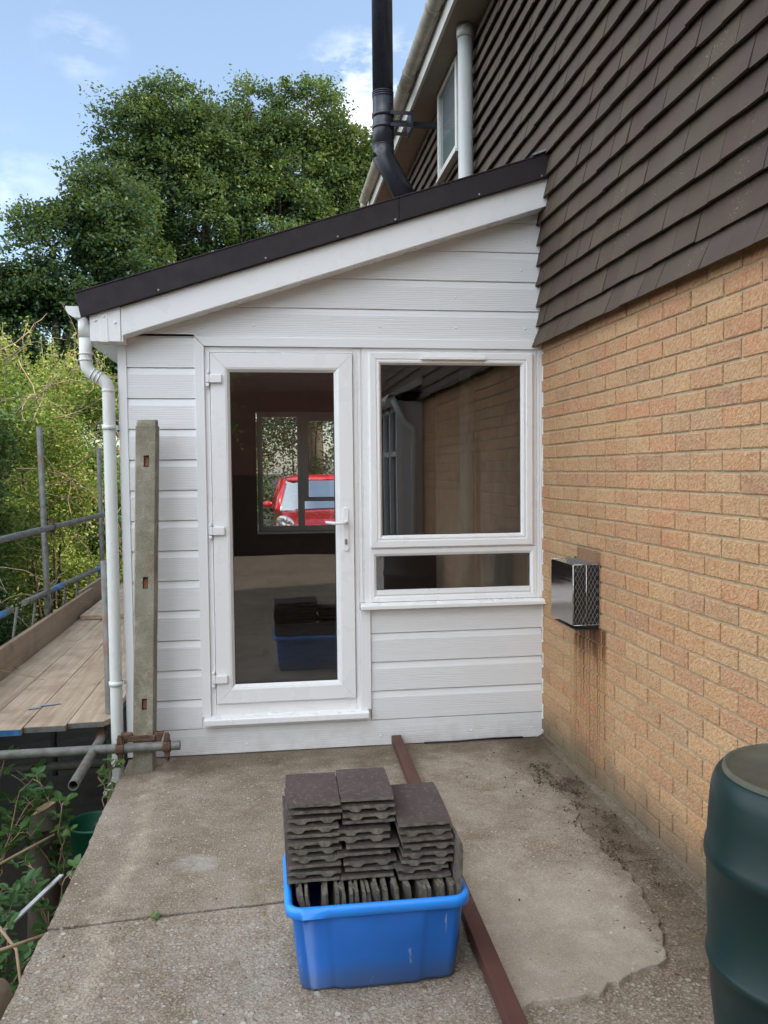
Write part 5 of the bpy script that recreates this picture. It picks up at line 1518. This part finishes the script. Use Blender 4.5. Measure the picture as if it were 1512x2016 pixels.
for i in range(9):
    a = PI*i/8
    rgs.append([(-2.455+0.055*math.sin(a)*math.cos(2*PI*k/14)*(1+0.25*noise.noise(Vector((k, i, 0.3)))), -1.90+0.10*math.sin(a)*math.sin(2*PI*k/14), -0.16+0.10*-math.cos(a)*(1+0.15*noise.noise(Vector((k*0.7, i, 4))))) for k in range(14)])
stn.loft(rgs, smooth=True)
tag(stn.build('stone', simple('pale_stone', (0.22, 0.16, 0.10), 0.85, var=0.3, bump=0.6, bscale=50)), 'rounded brown stone wedged against the slab edge at bottom left', 'stone')
rp = MB().obox((-2.452, -2.14, -0.33), (0.022, 0, 0), (0, 0.02, 0), (-0.035, 0.03, 0.34))
tag(rp.build('rusty_stake', M['rust_red'], None, 0.003), 'rust red metal stake in the bottom left corner', 'stake')
wp = MB()
for k in range(4): wp.box(-4.55, -4.25+0.0, 1.2+0.16*k, 1.345+0.16*k, -1.0, 0.62, 0.01)
tag(wp.build('wooden_panel', simple('orange_brown_wood', (0.19, 0.085, 0.035), 0.8, var=0.3), None), 'orange brown wooden panel half hidden in the hedge at far left', 'wooden panel')

# bits on the slab
cen_ = np.stack([rng.normal(-0.17, 0.045, 34), rng.uniform(-1.75, -0.45, 34)], 1)
db = np.repeat(cen_, 26, 0)+rng.normal(size=(34*26, 2))*np.array([0.016, 0.028])
db = np.concatenate([db, np.stack([rng.uniform(-0.45, -0.04, 160), rng.uniform(-1.9, -0.2, 160)], 1)])
db = np.concatenate([db, rng.uniform(0.004, 0.013, (len(db), 1))], 1)
db = db[db[:, 0] < -0.04]
tag(leaf_obj('debris', db, 0.010, M['dead'], None, rng.uniform(0, 0.25, len(db)), 0.8, 2.0), 'dark crumbs of leaf debris along the foot of the brick wall', 'debris', None, 'stuff')
db = np.stack([rng.uniform(-2.25, -0.3, 46), rng.uniform(-2.6, -0.1, 46), rng.uniform(0.003, 0.02, 46)], 1)
tag(leaf_obj('debris', db, 0.012, M['dead'], None, rng.uniform(0, 1, len(db)), 0.6, 2.0), 'scattered dry crumbs over the concrete slab', 'debris', None, 'stuff')
ft = MB().prism([(-0.75, -0.012), (-0.02, -0.004), (-0.02, 0.004), (-0.55, 0.001)], 'z', -0.0, 0.004)
tag(MB().tube([(-0.70, -0.012, 0.006), (-0.5, -0.02, 0.008), (-0.3, -0.016, 0.012), (-0.12, -0.01, 0.008)], 0.005, 6).build('black_strip', M['rubber']), 'thin black rubber strip lying where cladding meets slab', 'rubber strip')

# ================================================================ RED CAR beyond the rear window
car = thing('parked_car', (-0.65, 9.0, 0), 'small red hatchback seen through the door glass and rear window', 'car')
M['car_red'] = simple('red_car_paint', (0.60, 0.012, 0.022), 0.25, var=0.03, coat=1.0)
cxx = -0.65; Y0 = 7.1
def carsec(y, hw, zt, zb_=0.22, sh=0.1, n=10):
    """rounded section in xz at station y"""
    pts_ = []
    prof_ = [(-1, zb_+0.02), (-1.02, zb_+0.20), (-1.0, zb_+0.40), (-0.97, zt-0.14), (-0.92, zt-0.06), (-0.80, zt-0.015), (-0.5, zt+0.008), (0, zt+0.018)]
    full = prof_+[(-a, b) for a, b in prof_[-2::-1]]
    return [(cxx+a*hw, y, b) for a, b in full]
body = MB()
secs = [(Y0, 0.60, 0.66), (Y0+0.03, 0.70, 0.72), (Y0+0.12, 0.76, 0.80), (Y0+0.35, 0.80, 0.88), (Y0+0.75, 0.82, 0.955), (Y0+1.0, 0.825, 0.99), (Y0+2.2, 0.83, 1.0), (Y0+3.2, 0.81, 1.0), (Y0+3.5, 0.72, 0.93)]
body.loft([carsec(*s_) for s_ in secs], caps=True, smooth=True)
# cabin pillars + roof
def cab(z_, hw, yf, yr): return [(cxx-hw, yf+0.10, z_), (cxx-hw*0.8, yf+0.02, z_), (cxx, yf, z_), (cxx+hw*0.8, yf+0.02, z_), (cxx+hw, yf+0.10, z_), (cxx+hw*1.02, (yf+yr)/2, z_), (cxx+hw, yr, z_), (cxx, yr+0.05, z_), (cxx-hw, yr, z_), (cxx-hw*1.02, (yf+yr)/2, z_)]
body.loft([cab(1.40, 0.635, Y0+1.50, Y0+3.15), cab(1.47, 0.60, Y0+1.62, Y0+3.10), cab(1.50, 0.52, Y0+1.75, Y0+3.0), cab(1.51, 0.3, Y0+1.95, Y0+2.8)], caps=True, smooth=True)
for s_ in (-1, 1):
    body.tube([(cxx+s_*0.785, Y0+0.88, 0.97), (cxx+s_*0.655, Y0+1.55, 1.42)], 0.04, 8)
    body.tube([(cxx+s_*0.79, Y0+3.2, 0.97), (cxx+s_*0.64, Y0+3.1, 1.42)], 0.06, 8)
    body.tube([(cxx+s_*0.79, Y0+2.3, 0.97), (cxx+s_*0.65, Y0+2.3, 1.42)], 0.035, 8)
body.build('body', M['car_red'], car)
wsn = MB(); rgs = []
for t in (0, 0.25, 0.5, 0.75, 1.0):
    hw = 0.755*(1-t)+0.62*t
    rgs.append([(cxx+hw*u, Y0+0.86+0.66*t+0.10*u*u-0.02, 0.975+0.435*t) for u in (-1, -0.75, -0.4, 0, 0.4, 0.75, 1)])
wsn.loft(rgs, caps=False, closed=False, smooth=True)
wsn.build('windscreen', M['glass_car'], car)
sd_ = MB()
for s_ in (-1, 1):
    sd_.add([(cxx+s_*0.79, Y0+0.98, 0.98), (cxx+s_*0.79, Y0+3.1, 0.98), (cxx+s_*0.65, Y0+3.05, 1.41), (cxx+s_*0.65, Y0+1.62, 1.41)], [(0, 1, 2, 3)])
sd_.build('side_window', M['glass_car'], car)
MB().box(cxx-0.7, cxx+0.7, Y0+1.0, Y0+3.1, 0.75, 0.93).build('dashboard', simple('grey_car_interior', (0.10, 0.10, 0.10), 0.8), car)
for s_ in (-0.36, 0.36):
    MB().box(cxx+s_-0.2, cxx+s_+0.2, Y0+2.0, Y0+2.15, 0.6, 1.15).box(cxx+s_-0.1, cxx+s_+0.1, Y0+2.05, Y0+2.13, 1.16, 1.33).build('seat', bpy.data.materials['grey_car_interior'], car, 0.03)
M['lamp'] = simple('headlamp_lens', (0.75, 0.76, 0.78), 0.12, 0.6)
for s_ in (-1, 1):
    h_ = MB(); rgs = []
    for i in range(7):
        a = PI*i/6
        rgs.append([(cxx+s_*(0.655+0.13*math.sin(a)*math.cos(2*PI*k/16)-s_*0.0), Y0+0.10+0.12*abs(math.cos(2*PI*k/16))*0.5+0.09*(1-math.cos(a))-0.06, 0.835+0.10*math.sin(a)*math.sin(2*PI*k/16)+0.04*math.sin(a)*math.cos(2*PI*k/16)) for k in range(16)])
    h_.loft(rgs, smooth=True)
    h_.build('headlight', M['lamp'], car)
    m_ = MB(); rgs = []
    for i in range(7):
        a = PI*i/6
        rgs.append([(cxx+s_*0.91-0.085*math.cos(a), Y0+1.12+0.05*math.sin(a)*math.cos(2*PI*k/12), 1.06+0.058*math.sin(a)*math.sin(2*PI*k/12)) for k in range(12)])
    m_.loft(rgs, smooth=True); m_.tube([(cxx+s_*0.80, Y0+1.12, 1.02), (cxx+s_*0.86, Y0+1.12, 1.04)], 0.02, 8)
    m_.build('wing_mirror', M['car_red'], car)
    for y in (Y0+0.62, Y0+2.95):
        w_ = MB().tube([(cxx+s_*0.66, y, 0.30), (cxx+s_*0.835, y, 0.30)], 0.30, 28)
        wo_ = w_.build('wheel', M['rubber'], car)
        MB().tube([(cxx+s_*0.82, y, 0.30), (cxx+s_*0.845, y, 0.30)], 0.19, 20).build('rim', M['steel'], wo_)
MB().box(cxx-0.35, cxx+0.35, Y0-0.02, Y0+0.08, 0.34, 0.50).build('grille', M['rubber'], car)
MB().tube([(cxx+0.03, Y0+1.62, 1.50), (cxx-0.05, Y0+2.0, 1.68)], 0.004, 6).build('aerial', M['rubber'], car)
MB().tube([(cxx-0.5, Y0+0.86, 0.985), (cxx+0.1, Y0+0.86, 1.0)], 0.008, 6).tube([(cxx-0.05, Y0+0.86, 0.985), (cxx+0.55, Y0+0.86, 1.0)], 0.008, 6).build('wiper', M['rubber'], car)

# ================================================================ BEHIND THE VIEWER (seen only mirrored in the glass)
cv = thing('conservatory', (-0.3, -5, 0), 'white framed conservatory with gutter and downpipe mirrored in the window glass', 'conservatory')
c_ = MB(); c_.box(-0.20, 0.0, -3.75, -3.70, 0, 2.25)
for k in range(8): c_.box(-0.26, -0.20, -3.75-0.45*k, -3.69-0.45*k, 0.5, 2.25)
c_.box(-0.26, -0.20, -7.0, -3.7, 2.16, 2.26); c_.box(-0.26, -0.20, -7.0, -3.7, 0.0, 0.55); c_.box(-0.26, -0.20, -7.0, -3.7, 1.70, 1.75)
c_.build('frame', M['upvc'], cv)
MB().box(-0.225, -0.22, -7.0, -3.75, 0.5, 2.2).build('pane', simple('dark_glass', (0.03, 0.04, 0.05), 0.08), cv)
MB().prism([(-0.36, 2.27), (0.0, 2.42), (0.0, 2.50), (-0.36, 2.31)], 'y', -7.0, -3.6).build('roof', M['white_old'], cv)
MB().tube([(-0.31, -3.62, 2.26), (-0.20, -3.62, 2.05), (-0.10, -3.62, 1.98), (-0.10, -3.62, 0.05)], 0.035, 14).tube([(-0.33, -7.0, 2.25), (-0.33, -3.6, 2.25)], 0.055, 12).build('downpipe', M['upvc_grey'], cv)
nh = thing('neighbour_house', (-1, -17, 0), 'red brick neighbouring house mirrored faintly in the glass', 'house')
MB().box(-7, 7, -23, -17, -1, 5.2).build('wall', simple('red_brick_far', (0.30, 0.13, 0.085), 0.9, var=0.2), nh)
MB().prism([(-7.4, 5.2), (7.4, 5.2), (6.5, 8.0), (-6.5, 8.0)], 'y', -23, -16.7).build('roof', M['verge'], nh)
fp = MB()
for k in range(30): fp.box(-9+0.4*k, -8.61+0.4*k, -11.6, -11.56, -0.5, 1.5)
tag(fp.build('fence', simple('dark_fence_wood', (0.07, 0.045, 0.03), 0.85), None), 'dark close-boarded fence mirrored low in the door glass', 'fence')
tree('garden_tree', 'sunlit garden tree mirrored in the door glass', (-2.9, -9.5, -1.0), [(-2.9, -9.5, 3.0, 1.0), (-2.3, -9.6, 4.0, 0.9), (-3.5, -9.4, 3.9, 0.9)], M['hedge_light'], leaf=0.10, per=7, nleaf=30, trunk_r=0.1)
